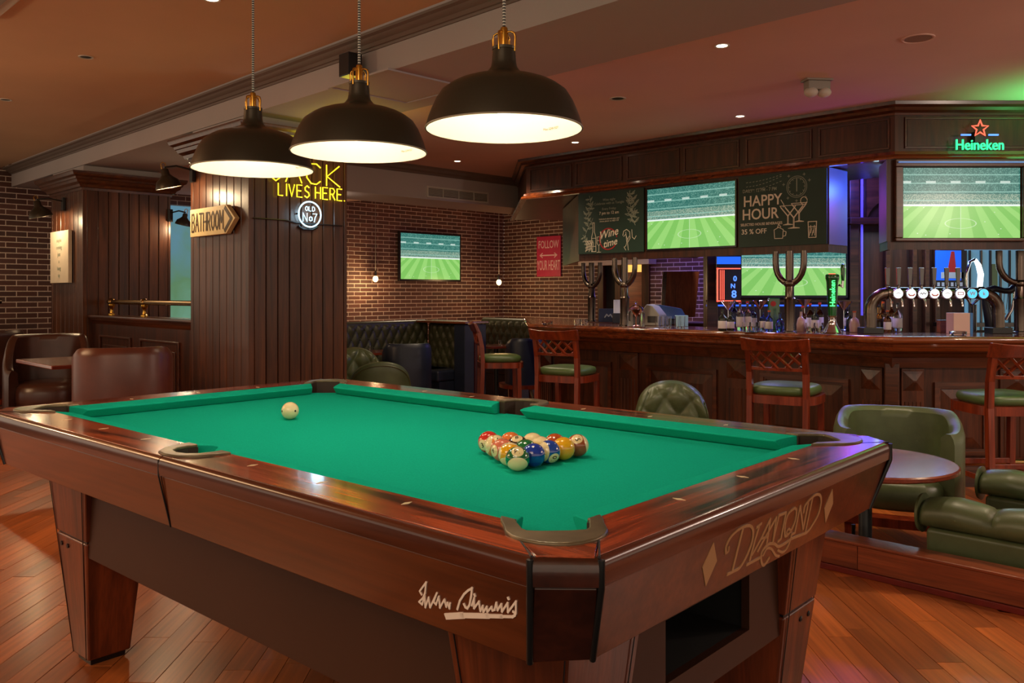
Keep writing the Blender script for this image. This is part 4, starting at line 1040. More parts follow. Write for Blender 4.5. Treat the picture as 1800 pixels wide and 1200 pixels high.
# side panel lit by the blue lamps is simply painted wood
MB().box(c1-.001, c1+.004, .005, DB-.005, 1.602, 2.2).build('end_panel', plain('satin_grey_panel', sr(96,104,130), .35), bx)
# second box at the right
b2 = thing('display_box', 'dark wooden hanging box at the right framing the largest screen', 'display box', (2.755, 6.22, 0), 0)
MB().prism([(0,.0),(1.9,0),(1.9,.4),(.10,.36)], 1.60, 2.204).build('box', M['barZ'], b2)
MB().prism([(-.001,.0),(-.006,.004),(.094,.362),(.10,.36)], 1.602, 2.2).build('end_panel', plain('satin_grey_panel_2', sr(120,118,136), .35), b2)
MB().sweep([(1.9,0),(0,0),(.1,.36)], [(0,1.54),(.04,1.545),(.05,1.57),(.065,1.58),(.07,1.60),(0,1.60)]).build('shelf_moulding', M['barZ'], b2, smooth=30)
MB().box(.045,1.0,-.04,.0,2.145,2.20).box(.045,1.0,-.04,0,1.60,1.625).box(.045,.1,-.04,0,1.625,2.145).box(.975,1.0,-.04,0,1.625,2.145).build('surround', M['bar'], b2, bevel=.006)
MB().box(.06,.97,-.06,-.045,2.17,2.18).build('glow_strip', emit('strip_blue', (.16,.35,.9), .18), b2)

def tv(label, loc, rz, w_, h, bez=.012, group=None, tilt=0, dep=.05, name='wall_screen'):
    t = thing(name, label, 'screen', loc, rz, group)
    MB().box(-w_/2-bez, w_/2+bez, -.002, dep, -bez*1.2, h+bez).build('housing', M['tvframe'], t, bevel=.003)
    MB().add([(-w_/2,-.0035,0),(w_/2,-.0035,0),(w_/2,-.0035,h),(-w_/2,-.0035,h)], [(0,1,2,3)]).build('screen', M['screen'], t, uv=lambda c: ((c.x+w_/2)/w_, c.z/h))
    if tilt: t.rotation_euler.x = tilt
    return t
# screen in the hanging box
m0, m1 = apx(1138), apx(1297); mid = (m0+m1)/2
pp = Vector((Q[1].x, Q[1].y))+Vector((.70711,-.70711))*mid
tv('screen between the two green chalkboards above the bar showing a football pitch', (pp.x-.01, pp.y-.01, 1.625), -PI/4, m1-m0-.03, .545, .014, dep=.008)
tv('large screen at the right in a wooden surround under the green and red neon', (2.755+(.096+.969)/2, 6.215, 1.617), 0, .872, .522, .004, dep=.003)
# screen on the back bar
tz = 8.38
tv('wide screen low behind the bottles showing a football pitch', (GX(1395, tz), tz, GZ(519, tz)), 0, 1.03, .585, .02)
# screen on the left brick wall
a = GX(752.5, 16.7/(1-GX(752.5,1))); tt_ = a+16.7
tv('screen on the left brick wall between two bare bulbs', (a+.06, tt_-.06, GZ(491, tt_)), PI/4, 1.36, .80, .03)

# ---- chalkboards
def leaf_spray(m, x, z, k=1, fl=1, rot=0, n=5, w_=.003):
    cr, sn = math.cos(rot), math.sin(rot)
    T = lambda a, b_: (x+(a*cr-b_*sn)*k*fl, z+(a*sn+b_*cr)*k)
    m.stroke([T(0,0), T(.01,.05), T(.03,.10), T(.04,.15)], w_)
    for i in range(n):
        s_ = i/n; ax, az = .03*s_, .02+.12*s_; sg_ = 1 if i % 2 else -1
        m.stroke([T(ax,az), T(ax+sg_*.022,az+.018), T(ax+sg_*.05,az+.026), T(ax+sg_*.03,az+.004), T(ax,az)], w_)
        m.stroke([T(ax,az), T(ax+sg_*.035,az+.018)], w_*.7)
def board_at(label, a, b_):
    w_ = b_-a; mid = (a+b_)/2; pp = Vector((Q[1].x, Q[1].y))+Vector((.70711,-.70711))*mid
    t = thing('chalkboard', label, 'chalkboard', (pp.x-.004, pp.y-.004, 1.605), -PI/4, 'chalkboards above the bar')
    MB().box(-w_/2, w_/2, -.014, -.001, 0, .59).build('panel', M['board'], t)
    return t, w_
k1, w1 = board_at('green chalkboard with Wine time and sketched bottles and leaves', apx(1019), apx(1134))
Y = -.0155
def txt(par, body, x, z, size, mat='chalk', nm='lettering', **k):
    return MB().text(body, x, z, size, Y-.001, .001, **k).build(nm, M[mat], par)
txt(k1, 'Wine night\nCelebrate with us Tonight', -.01, .495, .034, 'chalkd', sx=1.0)
txt(k1, 'Every Friday', -.01, .425, .034, 'chalkd'); txt(k1, '7 pm to 12 am', -.01, .385, .040, off=.008)
txt(k1, 'Unlimited selected wine, and\ncheese platter on AED 119', -.01, .318, .021)
txt(k1, 'Wine', -.02, .185, .105, shear=.35, off=.01, rot=.18); txt(k1, 'time', .0, .095, .095, shear=.35, off=.01, rot=.18)
m = MB(); m.stroke([(-.02+.105*math.cos(a*.17), .135+.10*math.sin(a*.17)) for a in range(1, 34)], .011, Y-.0003)
m.build('red_ring', M['redp'], k1)
m = MB(Matrix.Translation((0, Y+.002, 0)))
m.stroke([(-.225,.02),(-.225,.16),(-.21,.21),(-.21,.30),(-.19,.30),(-.19,.21),(-.172,.16),(-.172,.02)], .005, closed=True)
m.stroke([(-.225,.15),(-.172,.15)], .004); m.stroke([(-.225,.07),(-.172,.07)], .004)
m.stroke([(-.155,.16),(-.158,.10),(-.135,.075),(-.112,.10),(-.115,.16)], .004, closed=True); m.stroke([(-.135,.075),(-.135,.015)], .004); m.stroke([(-.16,.012),(-.11,.012)], .004); m.stroke([(-.152,.125),(-.118,.125)], .004)
for i in range(7): m.stroke([(-.30+.014*i, .02+.012*(i%3)), (-.285+.014*i, .10+.01*(i%2)), (-.31+.016*i, .13)], .004)
for i in range(4): m.stroke([(-.305,.03+.03*i),(-.235,.05+.026*i)], .004)
m.stroke([(.155,.16),(.165,.20),(.20,.215),(.235,.19),(.24,.13),(.21,.09),(.22,.02)], .005); m.stroke([(.165,.15),(.19,.17),(.21,.12),(.19,.06),(.17,.05),(.19,.02)], .004); m.stroke([(.19,.19),(.20,.10),(.23,.15)], .004)
m.stroke([(.26,.21),(.265,.14),(.29,.12),(.31,.15)], .004)
m.build('drawing', M['chalk'], k1, kind='stuff')
m = MB(Matrix.Translation((0, Y+.002, 0)))
for x, z, k, f, r in ((-.30,.20,1.1,1,-.3),(-.27,.28,.9,1,.2),(-.30,.36,1,1,-.4),(-.22,.43,.9,1,.5),(-.27,.10,.7,1,.9)): leaf_spray(m, x, z, k, f, r, w_=.0045)
for x, z, k, f, r in ((.30,.25,1.2,-1,-.3),(.26,.34,1.2,-1,.1),(.30,.43,1,-1,-.2),(.22,.44,.9,-1,.4),(.24,.28,.9,-1,.7)): leaf_spray(m, x, z, k, f, r, w_=.0045)
m.build('leaf_sketch', M['chalkd'], k1, kind='stuff')
k2, w2 = board_at('green chalkboard with HAPPY HOUR and sketched cocktail glasses', apx(1301), apx(1456))
txt(k2, 'HAPPY', -.165, .375, .125, off=.012, sx=.92); txt(k2, 'HOUR', -.185, .265, .125, off=.012, sx=.92)
txt(k2, 'SELECTED HOUSE BEVERAGES', -.175, .185, .030, off=.01, sx=.93); txt(k2, '35 % OFF', -.24, .125, .058, off=.01)
txt(k2, 'DAILY : 12 PM - 7 PM', -.19, .465, .040, 'chalkd', off=.008, sx=.85)
m = MB(Matrix.Translation((0, Y+.002, 0))); w4 = .005
def martini(x, z, k):
    m.stroke([(x-.055*k,z+.12*k),(x+.055*k,z+.12*k),(x,z+.055*k)], w4, closed=True); m.stroke([(x-.05*k,z+.11*k),(x,z+.05*k),(x+.05*k,z+.11*k)], w4)
    m.stroke([(x-.003,z+.055*k),(x-.003,z)], w4); m.stroke([(x+.004,z+.055*k),(x+.004,z)], w4*.7); m.stroke([(x-.032*k,z-.004),(x,z+.004),(x+.032*k,z-.004)], w4, closed=True)
martini(.06, .17, 1.25); martini(.155, .19, 1.2); martini(.11, .14, 1.5)
m.stroke([(.0,.37),(.025,.33),(.02,.31)], w4); m.stroke([(.195+.028*math.cos(a*.5), .35+.03*math.sin(a*.5)) for a in range(13)], w4)
m.stroke([(-.055,.06),(-.06,.13),(-.02,.15),(.02,.13),(.015,.06)], w4, closed=True); m.stroke([(.02,.12),(.045,.11),(.04,.08),(.015,.075)], w4); m.stroke([(-.03,.15),(-.02,.175),(.0,.15)], w4)
m.stroke([(.235,.055),(.23,.18),(.30,.18),(.295,.055)], w4*1.2, closed=True)
for i in range(5): m.stroke([(.24+.011*i,.07+.02*(i%2)),(.252+.01*i,.15-.02*(i%3))], w4)
m.stroke([(.232,.14),(.298,.14)], w4)
m.build('drawing', M['chalk'], k2, kind='stuff')
m = MB(Matrix.Translation((0, Y+.002, 0)))
ci = [(math.cos(a*PI/14), math.sin(a*PI/14)) for a in range(28)]
for r in (.085, .072): m.stroke([(.135+r*c, .465+r*s_) for c, s_ in ci], .004, closed=True)
for a in range(12): m.stroke([(.135+.06*math.cos(a*PI/6), .465+.06*math.sin(a*PI/6)), (.135+.067*math.cos(a*PI/6), .465+.067*math.sin(a*PI/6))], .004)
m.stroke([(.135,.525),(.135,.43)], .007)
for a in (.4, 1.0, 2.2, 2.9, 4.0, 4.7, 5.4):
    x, z = .135+.115*math.cos(a), .465+.112*math.sin(a); m.stroke([(x-.010,z),(x+.010,z)], .004); m.stroke([(x,z-.010),(x,z+.010)], .004)
for j, (z0, dz) in enumerate(((.50,.07),(.47,.06),(.535,.045))):
    for i in range(11): x = -.31+.03*i; zz = z0+dz*(i/11)**2; m.stroke([(x,zz),(x+.013,zz+.003)], .004)
m.build('faint_sketch', M['chalkd'], k2, kind='stuff')

# ---- posts carrying the canopy
def post(label, p, top, hw=.115, mat='gunmetal'):
    t = thing('canopy_post', label, 'post', (p.x, p.y, ZT), -PI/4 if p.x < 2.6 else 0, 'metal posts on the bar')
    h = top-ZT
    MB().lathe([(.055,0),(.055,.008),(.042,.014),(.04,.04),(.042,.25),(.045,.26),(.034,.275),(.032,h*.62)], 20).build('shaft', M[mat], t, smooth=35)
    MB().lathe([(.03,h*.60),(.03,h)], 16).build('centre_tube', M[mat], t, smooth=35)
    for sg in (-1, 1):
        pts = [(0,0,h*.60)]+[(sg*hw*math.sin(a), 0, h*.60+.16*(1-math.cos(a))) for a in (.4,.7,1.0,1.3,1.57)]+[(sg*hw,0,h)]
        MB().tube(pts, .024, 12).build('arm', M[mat], t, smooth=60)
    MB().sphere(.045, (0,0,h*.60), 16, 10, (1,1,.8)).build('joint', M[mat], t, smooth=180)
    return t
pz = lambda px, py: W(px, py, (CZ-ZT)*F/(py-CY))
post('bronze forked post standing on the bar in front of the low wide screen', W(1388, 0, 6.50), 1.545)
post('bronze forked post on the bar beside the glass cloche', W(1098, 0, 7.74), 1.545)
post('bronze forked post at the far end of the bar in front of brick', W(1040, 0, 9.0), 1.545)
post('bronze forked post beside the harp shaped tap', W(1793, 0, 6.45), 1.545, .16)

# ---- neon brand sign above the right screen
ns = thing('neon_sign', 'green and red neon beer sign on the canopy above the right screen', 'neon sign', (GX(1718, 6.2), 6.175, GZ(256, 6.2)), 0)
MB().box(-.03, .03, .0, .06, .02, .10).build('bracket', M['blackp'], ns)
MB().text('Heineken', 0, -.002, .108, -.012, .01, off=.006, sx=.86).build('lettering', M['neong'], ns)
st5 = [(.062*math.cos(PI/2+i*PI/5)*(1 if i % 2 == 0 else .42), .118+.062*math.sin(PI/2+i*PI/5)*(1 if i % 2 == 0 else .42)) for i in range(10)]
MB().tube([(x, -.012, z) for x, z in st5], .0062, 8, closed=True).build('star', M['neonr'], ns, smooth=60)
MB().box(-.135,-.065,-.012,0,.068,.079).box(.065,.135,-.012,0,.068,.079).build('dash', M['neonb'], ns, kind='stuff')
light('POINT', (GX(1718, 6.2), 6.05, GZ(250, 6.2)), .12, (.1, 1, .3), .1)

# ---- back bar
bb = thing('back_bar', 'wooden back bar wall with arched niche behind the taps', 'back bar', (0, 8.5, 0))
xa, xb = GX(1241, 8.5), GX(1500, 8.5)
MB().box(xa, 6.5, .02, .12, FZ, 2.6).build('wall_panel', M['barZ'], bb)
for px in (1241, 1490, 1553, 1600, 1622, 1640):
    x = GX(px, 8.5); ww = {1241:.11, 1490:.10}.get(px, .05)
    MB().box(x, x+ww, -.05, .02, FZ, 2.6).build('stile', M['bar'], bb, bevel=.008)
xr = GX(1508, 8.5)
MB().box(xa, xr, -.06, .02, GZ(531, 8.5), GZ(527, 8.5)).build('ledge', M['bar'], bb)
MB().box(xa, xr, -.03, .0, GZ(538, 8.5), GZ(535.5, 8.5)).build('glow_strip', emit('strip_blue_deep', (.03,.12,1), .8), bb)
MB().box(GX(1509,8.5), GX(1512,8.5), -.07, -.05, 1.0, 2.45).build('glow_strip', emit('violet_glow', (.20,.14,1), .15), bb)  # added glowing strip standing in for violet light on the wood
MB().box(xr-.12, GX(1550,8.5), -.10, .02, GZ(392, 8.5)-.02, GZ(383, 8.5)).build('capital', M['bar'], bb, bevel=.012)
# arch over the niche
ax0, ax1 = GX(1520, 8.5), GX(1650, 8.5); cxm = (ax0+ax1)/2; ra = (ax1-ax0)/2
arc_ = [(ax0, 2.55)]+[(cxm-ra*math.cos(a*PI/16), GZ(392,8.5)+ra*.72*math.sin(a*PI/16)) for a in range(17)]+[(ax1, 2.55)]
MB().prism(arc_[::-1], -.05, .02, 'y').build('arch', M['pillX'], bb)
MB().sweep([(ax0,0),(ax0+.01,0)], [(0,0),(.01,0),(.01,.01)]).build('fillet', M['bar'], bb)
MB().box(xa, 3.9, -.45, .02, .70, .74).build('shelf', M['bar'], bb, bevel=.006)
MB().box(xa, 3.9, -.40, .02, FZ, .70).build('cupboard', M['barZ'], bb)
# LED window sign
ls = thing('led_sign', 'red and blue lit sign beside the low wide screen', 'sign', (GX(1281, 8.2), 8.2, 0))
m = MB(); x0, x1 = -.115, .115
zt_, zb_ = GZ(471, 8.2), GZ(530, 8.2)
MB().box(x0, x1, .005, .03, zb_, GZ(449, 8.2)).build('backing', M['blackp'], ls)
m.box(x0, x0+.012, -.004, .004, zb_, zt_).box(x0, x1, -.004, .004, zt_-.010, zt_).box(x0, x1, -.004, .004, zb_, zb_+.012)
for i in range(3): m.box(x0+.03+i*.018, x0+.036+i*.018, -.004, .004, zb_+.02, zt_-.02)
m.build('red_tubes', M['neonr'], ls, kind='stuff')
m = MB(); m.text('8', .05, zb_+.07, .10, -.006, .004, off=.02).text('N', .04, zb_+.15, .06, -.006, .004, off=.02).text('0', .06, zb_+.22, .07, -.006, .004, off=.02)
m.build('blue_figures', M['neonb'], ls); MB().box(x0, x1, -.004, .004, GZ(464,8.2), GZ(451,8.2)).build('blue_band', emit('band_blue', (.02,.16,1), .45), ls)
# poster
po = thing('poster', 'blue poster on the back bar wall behind the taps', 'poster', (GX(1672, 8.4), 8.40, 0))
zt_, zb_ = GZ(440, 8.4), GZ(505, 8.4)
MB().box(-.155,.155,0,.01,zb_,zt_).build('sheet', emit('poster_blue_glow', sr(20,90,210), .35), po)  # sheet glows by itself, light put into its colour
MB().box(-.10,.12,-.003,0,zb_+.09,zb_+.15).build('caption_band', M['white'], po)
MB().frust([(-.04,-.003,zb_+.15),(.05,-.003,zb_+.15),(.05,0,zb_+.15),(-.04,0,zb_+.15)], [(-.0,-.003,zt_-.01),(.03,-.003,zt_-.01),(.03,0,zt_-.01),(-.0,0,zt_-.01)]).build('red_figure', M['capr'], po)
MB().box(-.155,.155,-.003,0,zb_,zb_+.07).box(.10,.155,-.003,0,zb_+.07,zt_).build('dark_band', M['blackp'], po, kind='stuff')
m = MB()
for i in range(6): m.box(-.14+.045*i, -.115+.045*i, -.006, -.003, zb_+.012, zb_+.05)
m.build('small_print', M['white'], po, kind='stuff')
# mirror with lit panels behind the taps on the right
mi = thing('back_bar_mirror', 'bluish lit glazed niche behind the round white tap light', 'mirror', (0, 8.42, 0))
MB().box(GX(1697,8.42), GX(1850,8.42), 0, .02, GZ(580,8.42), GZ(438,8.42)).build('panel', emit('niche_glow', sr(96,140,156), .30), mi)
for i, px in enumerate((1702, 1722, 1738, 1756, 1772, 1788)):
    MB().box(GX(px,8.42), GX(px+3,8.42), -.02, 0, GZ(580,8.42), GZ(440,8.42)).build('bar', M['steel'] if i % 2 else M['blackp'], mi)
MB().box(GX(1742,8.42), GX(1752,8.42), -.015, 0, GZ(508,8.42), GZ(464,8.42)).build('dark_strip', M['tapgreen'], mi)
MB().box(GX(1640,8.42), GX(1850,8.42), -.2, 0, GZ(573,8.42), GZ(566,8.42)).build('shelf', M['steel'], mi)

# ---- beer taps
def pipe_tower():
    t = thing('beer_tap_tower', 'bronze arched pipe beer tower with a row of lit round badges', 'beer tap', (GX(1642, 6.35), 6.35, ZT), 0)
    hw = GX(1755, 6.35)-GX(1642, 6.35); hw2 = GX(1642, 6.35)-GX(1530, 6.35); h = GZ(515, 6.35)-ZT
    r = .13
    pts = [(-hw2,0,.02),(-hw2,0,.10),(-hw2,0,h-r)]+[(-hw2+r-r*math.cos(a), 0, h-r+r*math.sin(a)) for a in (.3,.6,.9,1.2,1.5708)]+[(hw-r+r*math.sin(a), 0, h-r+r*math.cos(a)) for a in (0,.35,.7,1.0,1.3,1.5708)]+[(hw,0,.02)]
    MB().tube(pts, .043, 18).build('pipe', M['gunmetal'], t, smooth=50)
    for x in (-hw2, hw):
        MB().box(x-.075, x+.075, -.06, .06, 0, .045).build('base_block', M['blackp'], t, bevel=.004)
        MB().lathe([(.048,0),(.048,.012)], 18, (x,0,.14)).build('collar', M['gunmetal'], t, smooth=40)
    for x in (-hw2+r+.0, hw-r): 
        MB(Matrix.Translation((x,0,h)) @ Matrix.Rotation(PI/2,4,'Y')).lathe([(.05,-.012),(.05,.012)], 18).build('collar', M['gunmetal'], t, smooth=40)
    cols = ['medw','medo','medw','medo','medw','medr','medc','medc']
    for i, px in enumerate((1577,1600,1620.5,1641,1663,1686,1707,1727)):
        x = GX(px, 6.3)-GX(1642, 6.35)
        d = MB(Matrix.Translation((x,-.05,h-.004)) @ Matrix.Rotation(PI/2,4,'X')).lathe([(.036,-.01),(.040,0),(.040,.012),(.036,.018)], 24).build('badge_ring', M['chrome'], t, smooth=40)
        lit = emit('badge_face_%d' % i, (.86,.93,1) if cols[i] != 'medc' else (.08,.6,1), .5); 
        f = MB(Matrix.Translation((x,-.069,h-.004)) @ Matrix.Rotation(PI/2,4,'X')).lathe([(.034,0),(.034,.003)], 24).build('badge', lit, t)
        m = MB(Matrix.Translation((x,0,h-.004)))
        if i in (1,3): m.stroke([(-.022,-.004),(-.012,-.014),(.012,-.014),(.022,-.004)], .008, -.0735); mm = 'capo'
        elif i == 5: m.stroke([(-.02,-.008),(.02,-.008),(.02,.01),(-.02,.01)], .004, -.0735, closed=True); mm = 'capr'
        elif i == 2: m.stroke([(-.024,-.004),(-.014,.006),(-.006,-.006),(.004,.008),(.014,-.004),(.022,.006)], .004, -.0735); mm = 'signd'
        elif i > 5: m.text('W' if i == 6 else 'k', 0, 0, .04, -.0735, .001, off=.02); mm = 'white'
        else: m.stroke([(-.016,.0),(.0,.008),(.016,.0)], .003, -.0735); mm = 'grey'
        m.build('badge_print', M[mm], t)
    for i, px in enumerate((1560,1579.5,1599.5,1620,1642,1664,1684)):
        x = GX(px, 6.35)-GX(1642, 6.35)
        hd = MB().lathe([(.010,h+.03),(.010,h+.055),(.013,h+.06)], 12, (x,0,0)).build('tap_stem', M['chrome'], t, smooth=40)
        MB().frust([(x-.011,-.007,h+.06),(x+.011,-.007,h+.06),(x+.011,.007,h+.06),(x-.011,.007,h+.06)], [(x-.017,-.009,h+.19),(x+.017,-.009,h+.19),(x+.017,.009,h+.19),(x-.017,.009,h+.19)]).build('tap_handle', M['handle'], t, bevel=.003)
        MB().tube([(x,-.03,h-.03),(x,-.06,h-.06),(x,-.065,h-.10)], .008, 8).build('spout', M['chrome'], t, smooth=60)
pipe_tower()
t = thing('green_tap_tower', 'green beer tap tower with a red star on a chrome foot', 'beer tap', (*W(1463, 0, 6.42).to_2d(), ZT), 0)
hh = GZ(482, 6.42)-ZT
MB().lathe([(.065,0),(.07,.006),(.062,.02),(.045,.05),(.030,.085),(.028,.12),(.036,.13)], 24).build('foot', M['chrome'], t, smooth=50)
MB().lathe([(.030,.12),(.034,.2),(.043,hh-.06),(.050,hh-.03),(.050,hh-.008),(.044,hh)], 28).build('column', M['tapgreen'], t, smooth=40)
MB(Matrix.Translation((0,0,0))).prism([(.026*math.cos(PI/2+i*PI/5)*(1 if i%2==0 else .42), .026*math.sin(PI/2+i*PI/5)*(1 if i%2==0 else .42)) for i in range(10)], hh, hh+.006).build('star', M['neonr'], t)
tx = MB().text('Heineken', 0, 0, .052, 0, .001, off=.01); tx.v = [(-.012-q[2]*1, -math.sqrt(max(1e-6,.046**2-min(.04,abs(-.012-q[2]))**2))-.001+q[1]*0, .30+q[0]) for q in tx.v]
tx.build('lettering', M['tapglow'], t)
MB().tube([(.05,0,hh-.08),(.075,0,hh-.10),(.08,0,hh-.03)], .011, 8).build('tap_stem', M['chrome'], t, smooth=60)
MB().lathe([(.011,0),(.015,.04),(.017,.10),(.012,.125),(0,.13)], 14, (.08,0,hh-.05)).build('tap_handle', M['tapgreen'], t, smooth=50)
# harp tap
t = thing('harp_tap', 'dark harp shaped beer tap with white lettering', 'beer tap', (*W(1748, 0, 6.62).to_2d(), ZT), 0)
X = lambda px: GX(px, 6.62)-GX(1748, 6.62); Z = lambda py: GZ(py, 6.62)-ZT
MB().tube([(X(1745),0,.0),(X(1740),0,Z(560)),(X(1733),0,Z(530)),(X(1734),0,Z(512))], [.05,.04,.03,.03], 12).build('column', M['blackp'], t, smooth=60)
MB().tube([(X(1732),0,Z(512)),(X(1748),0,Z(507)),(X(1765),0,Z(511)),(X(1775),0,Z(511)),(X(1783),0,Z(505))], [.03,.026,.022,.026,.028], 12).build('harp_neck', M['blackp'], t, smooth=60)
MB().tube([(X(1783),0,Z(508)),(X(1783),0,Z(525)),(X(1778),0,Z(545)),(X(1768),0,Z(562))], .012, 10).build('harp_pillar', M['chrome'], t, smooth=60)
for i in range(3): MB().tube([(X(1760+i*6),0,Z(513)),(X(1757+i*6),0,Z(550-i*3))], .0025, 6).build('harp_string', M['steel'], t)
tx = MB(Matrix.Translation((X(1742),-.05,Z(548))) @ Matrix.Rotation(1.2,4,'Y')).text('GUINNESS', 0, 0, .042, 0, .001, off=.012); tx.build('lettering', M['white'], t)
# round tap light
t = thing('loop_tap_light', 'glowing white loop shaped tap light behind the badges', 'lamp', (*W(1714, 0, 6.75).to_2d(), ZT), 0)
X = lambda px: GX(px, 6.75)-GX(1714, 6.75); Z = lambda py: GZ(py, 6.75)-ZT
MB().tube([(X(1714),0,Z(456)),(X(1720),0,Z(466)),(X(1724),0,Z(482)),(X(1722),0,Z(505))], [.013,.02,.022,.02], 12).build('light_tube', M['ledw'], t, smooth=60)
MB().tube([(X(1722),0,Z(505)),(X(1720),0,Z(525)),(X(1708),0,Z(537)),(X(1699),0,Z(522)),(X(1699),0,Z(480)),(X(1705),0,Z(460)),(X(1714),0,Z(456))], .012, 10).build('loop', M['chrome'], t, smooth=60)
MB().tube([(X(1712),0,0),(X(1712),0,Z(535))], .02, 10).build('stand', M['steel'], t, smooth=60)

# ---- bottles and glasses
def bottle(label, px, t_, h, r, gm, cap='capb', paper=True, base=ZT, kind='round', group='bottles on the bar'):
    t = thing('bottle', label, 'bottle', (GX(px, t_), t_, base), random.random()*6, group)
    if kind == 'round': pr = [(r*.9,0),(r,.005),(r,h*.55),(r*.92,h*.62),(r*.42,h*.72),(r*.34,h*.78),(r*.34,h*.95)]
    else: pr = [(r*.9,0),(r*1.05,.005),(r*1.15,h*.35),(r*.85,h*.6),(r*.32,h*.7),(r*.32,h*.95)]
    MB().lathe(pr, 16).build('body', M[gm], t, smooth=40)
    MB().lathe([(r*.40,h*.93),(r*.40,h*1.0)], 12).build('cap', M[cap], t, smooth=40)
    if paper: MB().lathe([(r*1.01,h*.12),(r*1.02,h*.125),(r*1.02,h*.46),(r*1.01,h*.465)], 16, cap=False).build('paper_label', M['labelw'], t, smooth=40)
    return t
pos = ['at the foot of the low screen','beside the forked post','behind the taps','beside the green tap tower']
specs = [  # px, depth, height, radius, glass, cap, paper, shape, label
 (1270,6.75,.175,.034,'gdark','capb',1,'round','short dark bottle with white label, first of the row by the lit sign'),
 (1284,6.85,.155,.032,'gdark','capb',1,'round','squat dark bottle with white label beside the short dark one'),
 (1291,7.1,.24,.030,'gblue','capb',0,'round','tall blue glass bottle below the lit sign'),
 (1301,6.9,.235,.032,'glass','capr',1,'round','clear bottle with red cap under the left edge of the low screen'),
 (1314,6.95,.235,.032,'glass','capr',1,'round','clear bottle with red cap, second along under the low screen'),
 (1323,7.0,.21,.034,'gblue','capb',1,'round','blue bottle between the red capped bottles and the dark tin'),
 (1341,6.9,.16,.028,'gblue','capb',1,'round','small blue bottle in front of the dark tin'),
 (1352,6.7,.165,.028,'gblue','capo',1,'round','small blue bottle just left of the forked post'),
 (1371,6.62,.15,.03,'gblue','capb',0,'wide','low blue glass flask touching the forked post'),
 (1411,6.8,.2,.028,'gamber','capr',1,'round','amber bottle with red cap just right of the forked post'),
 (1408,6.6,.17,.03,'liq','capb',1,'wide','pale rounded bottle with a pointed stopper right of the forked post'),
 (1424,6.9,.22,.03,'gbrown','capr',1,'round','brown bottle with red cap between post and green tap tower'),
 (1433,6.75,.19,.03,'gdark','capb',1,'round','dark bottle between post and green tap tower'),
 (1441,6.95,.225,.03,'gbrown','capr',1,'round','tall brown bottle close to the green tap tower'),
 (1490,7.15,.20,.03,'gblue','capb',1,'round','blue bottle right of the green tap tower'),
 (1494,6.7,.16,.03,'gdark','capb',0,'round','dark bottle under the wide cocktail glass'),
 (1502,6.5,.165,.034,'liq','capo',0,'wide','small pink bottle with gold stopper beside the pipe tower'),
 (1537,6.8,.30,.036,'gamber','capb',1,'round','tall bottle with yellow label behind the pipe tower'),
 (1545,6.62,.205,.034,'gamber','capb',1,'wide','golden bottle beside the pipe tower leg'),
 (1552,6.8,.235,.030,'gamber','capo',1,'round','amber bottle with orange cap behind the taps'),
 (1560,6.55,.17,.028,'gbrown','capo',1,'round','small brown bottle in front of the orange capped one'),
 (1567,6.88,.235,.030,'gamber','capo',1,'round','amber bottle with orange cap, right of its twin behind the taps'),
 (1578,6.7,.225,.034,'glass','capb',1,'round','clear bottle with white label, last of the row behind the taps')]
for px, t_, h, r, gm, cap, pa, kd, lb in specs: bottle(lb, px, t_, h*1.0, r, gm, cap, bool(pa), kind=kd)
def cocktail(label, px, t_, h, base=ZT):
    t = thing('cocktail_glass', label, 'glass', (GX(px, t_), t_, base), 0, 'wide cocktail glasses behind the bar')
    MB().lathe([(.035,0),(.03,.004),(.004,.01),(.004,h-.075),(.068,h),(.066,h),(.002,h-.070)], 20, cap=False).build('glass', M['chrome'], t, smooth=40)
    MB().lathe([(.0,h-.066),(.05,h-.014),(.0,h-.013)], 20).build('drink', M['capo'], t, smooth=40)
for lb, px, t_, h in (('cocktail glass at the foot of the lit red sign', 1280, 7.0, .235),('cocktail glass under the low screen beside the dark tin', 1336, 7.05, .24),
                      ('cocktail glass just right of the forked post', 1414, 7.1, .25),('cocktail glass right of the green tap tower', 1483, 6.9, .235)): cocktail(lb, px, t_, h)
def tumbler(label, px, t_, h=.075, r=.034, grp='clear tumblers on the bar', z=ZT):
    o = MB().lathe([(r*.85,0),(r,h),(r*.93,h),(r*.78,.008),(0,.008)], 18).build('tumbler', M['glass'], None, smooth=40); o.location = (GX(px, t_), t_, z)
    return tag(o, label, 'glass', grp)
for lb, px, t_ in (('clear tumbler on the bar below the blue bottles, left of three', 1312, 6.62),('clear tumbler on the bar in the middle of three left of the post', 1325, 6.60),('clear tumbler on the bar, right of three left of the post', 1338, 6.62),
                   ('clear tumbler just left of the green tap tower', 1440, 6.5),('clear tumbler between the post and the green tap tower', 1424, 6.5)): tumbler(lb, px, t_)
t = tag(MB().box(-.045,.045,-.02,.02,0,.26).build('drinks_tin', M['tapgreen'], None, bevel=.006), 'dark green tin with a round red badge beside the forked post', 'tin'); t.location = (GX(1360, 6.95), 6.95, ZT)
MB(Matrix.Translation((-.01,-.021,.215)) @ Matrix.Rotation(PI/2,4,'X')).lathe([(.022,0),(.022,.002)], 20).build('badge', M['capr'], t)
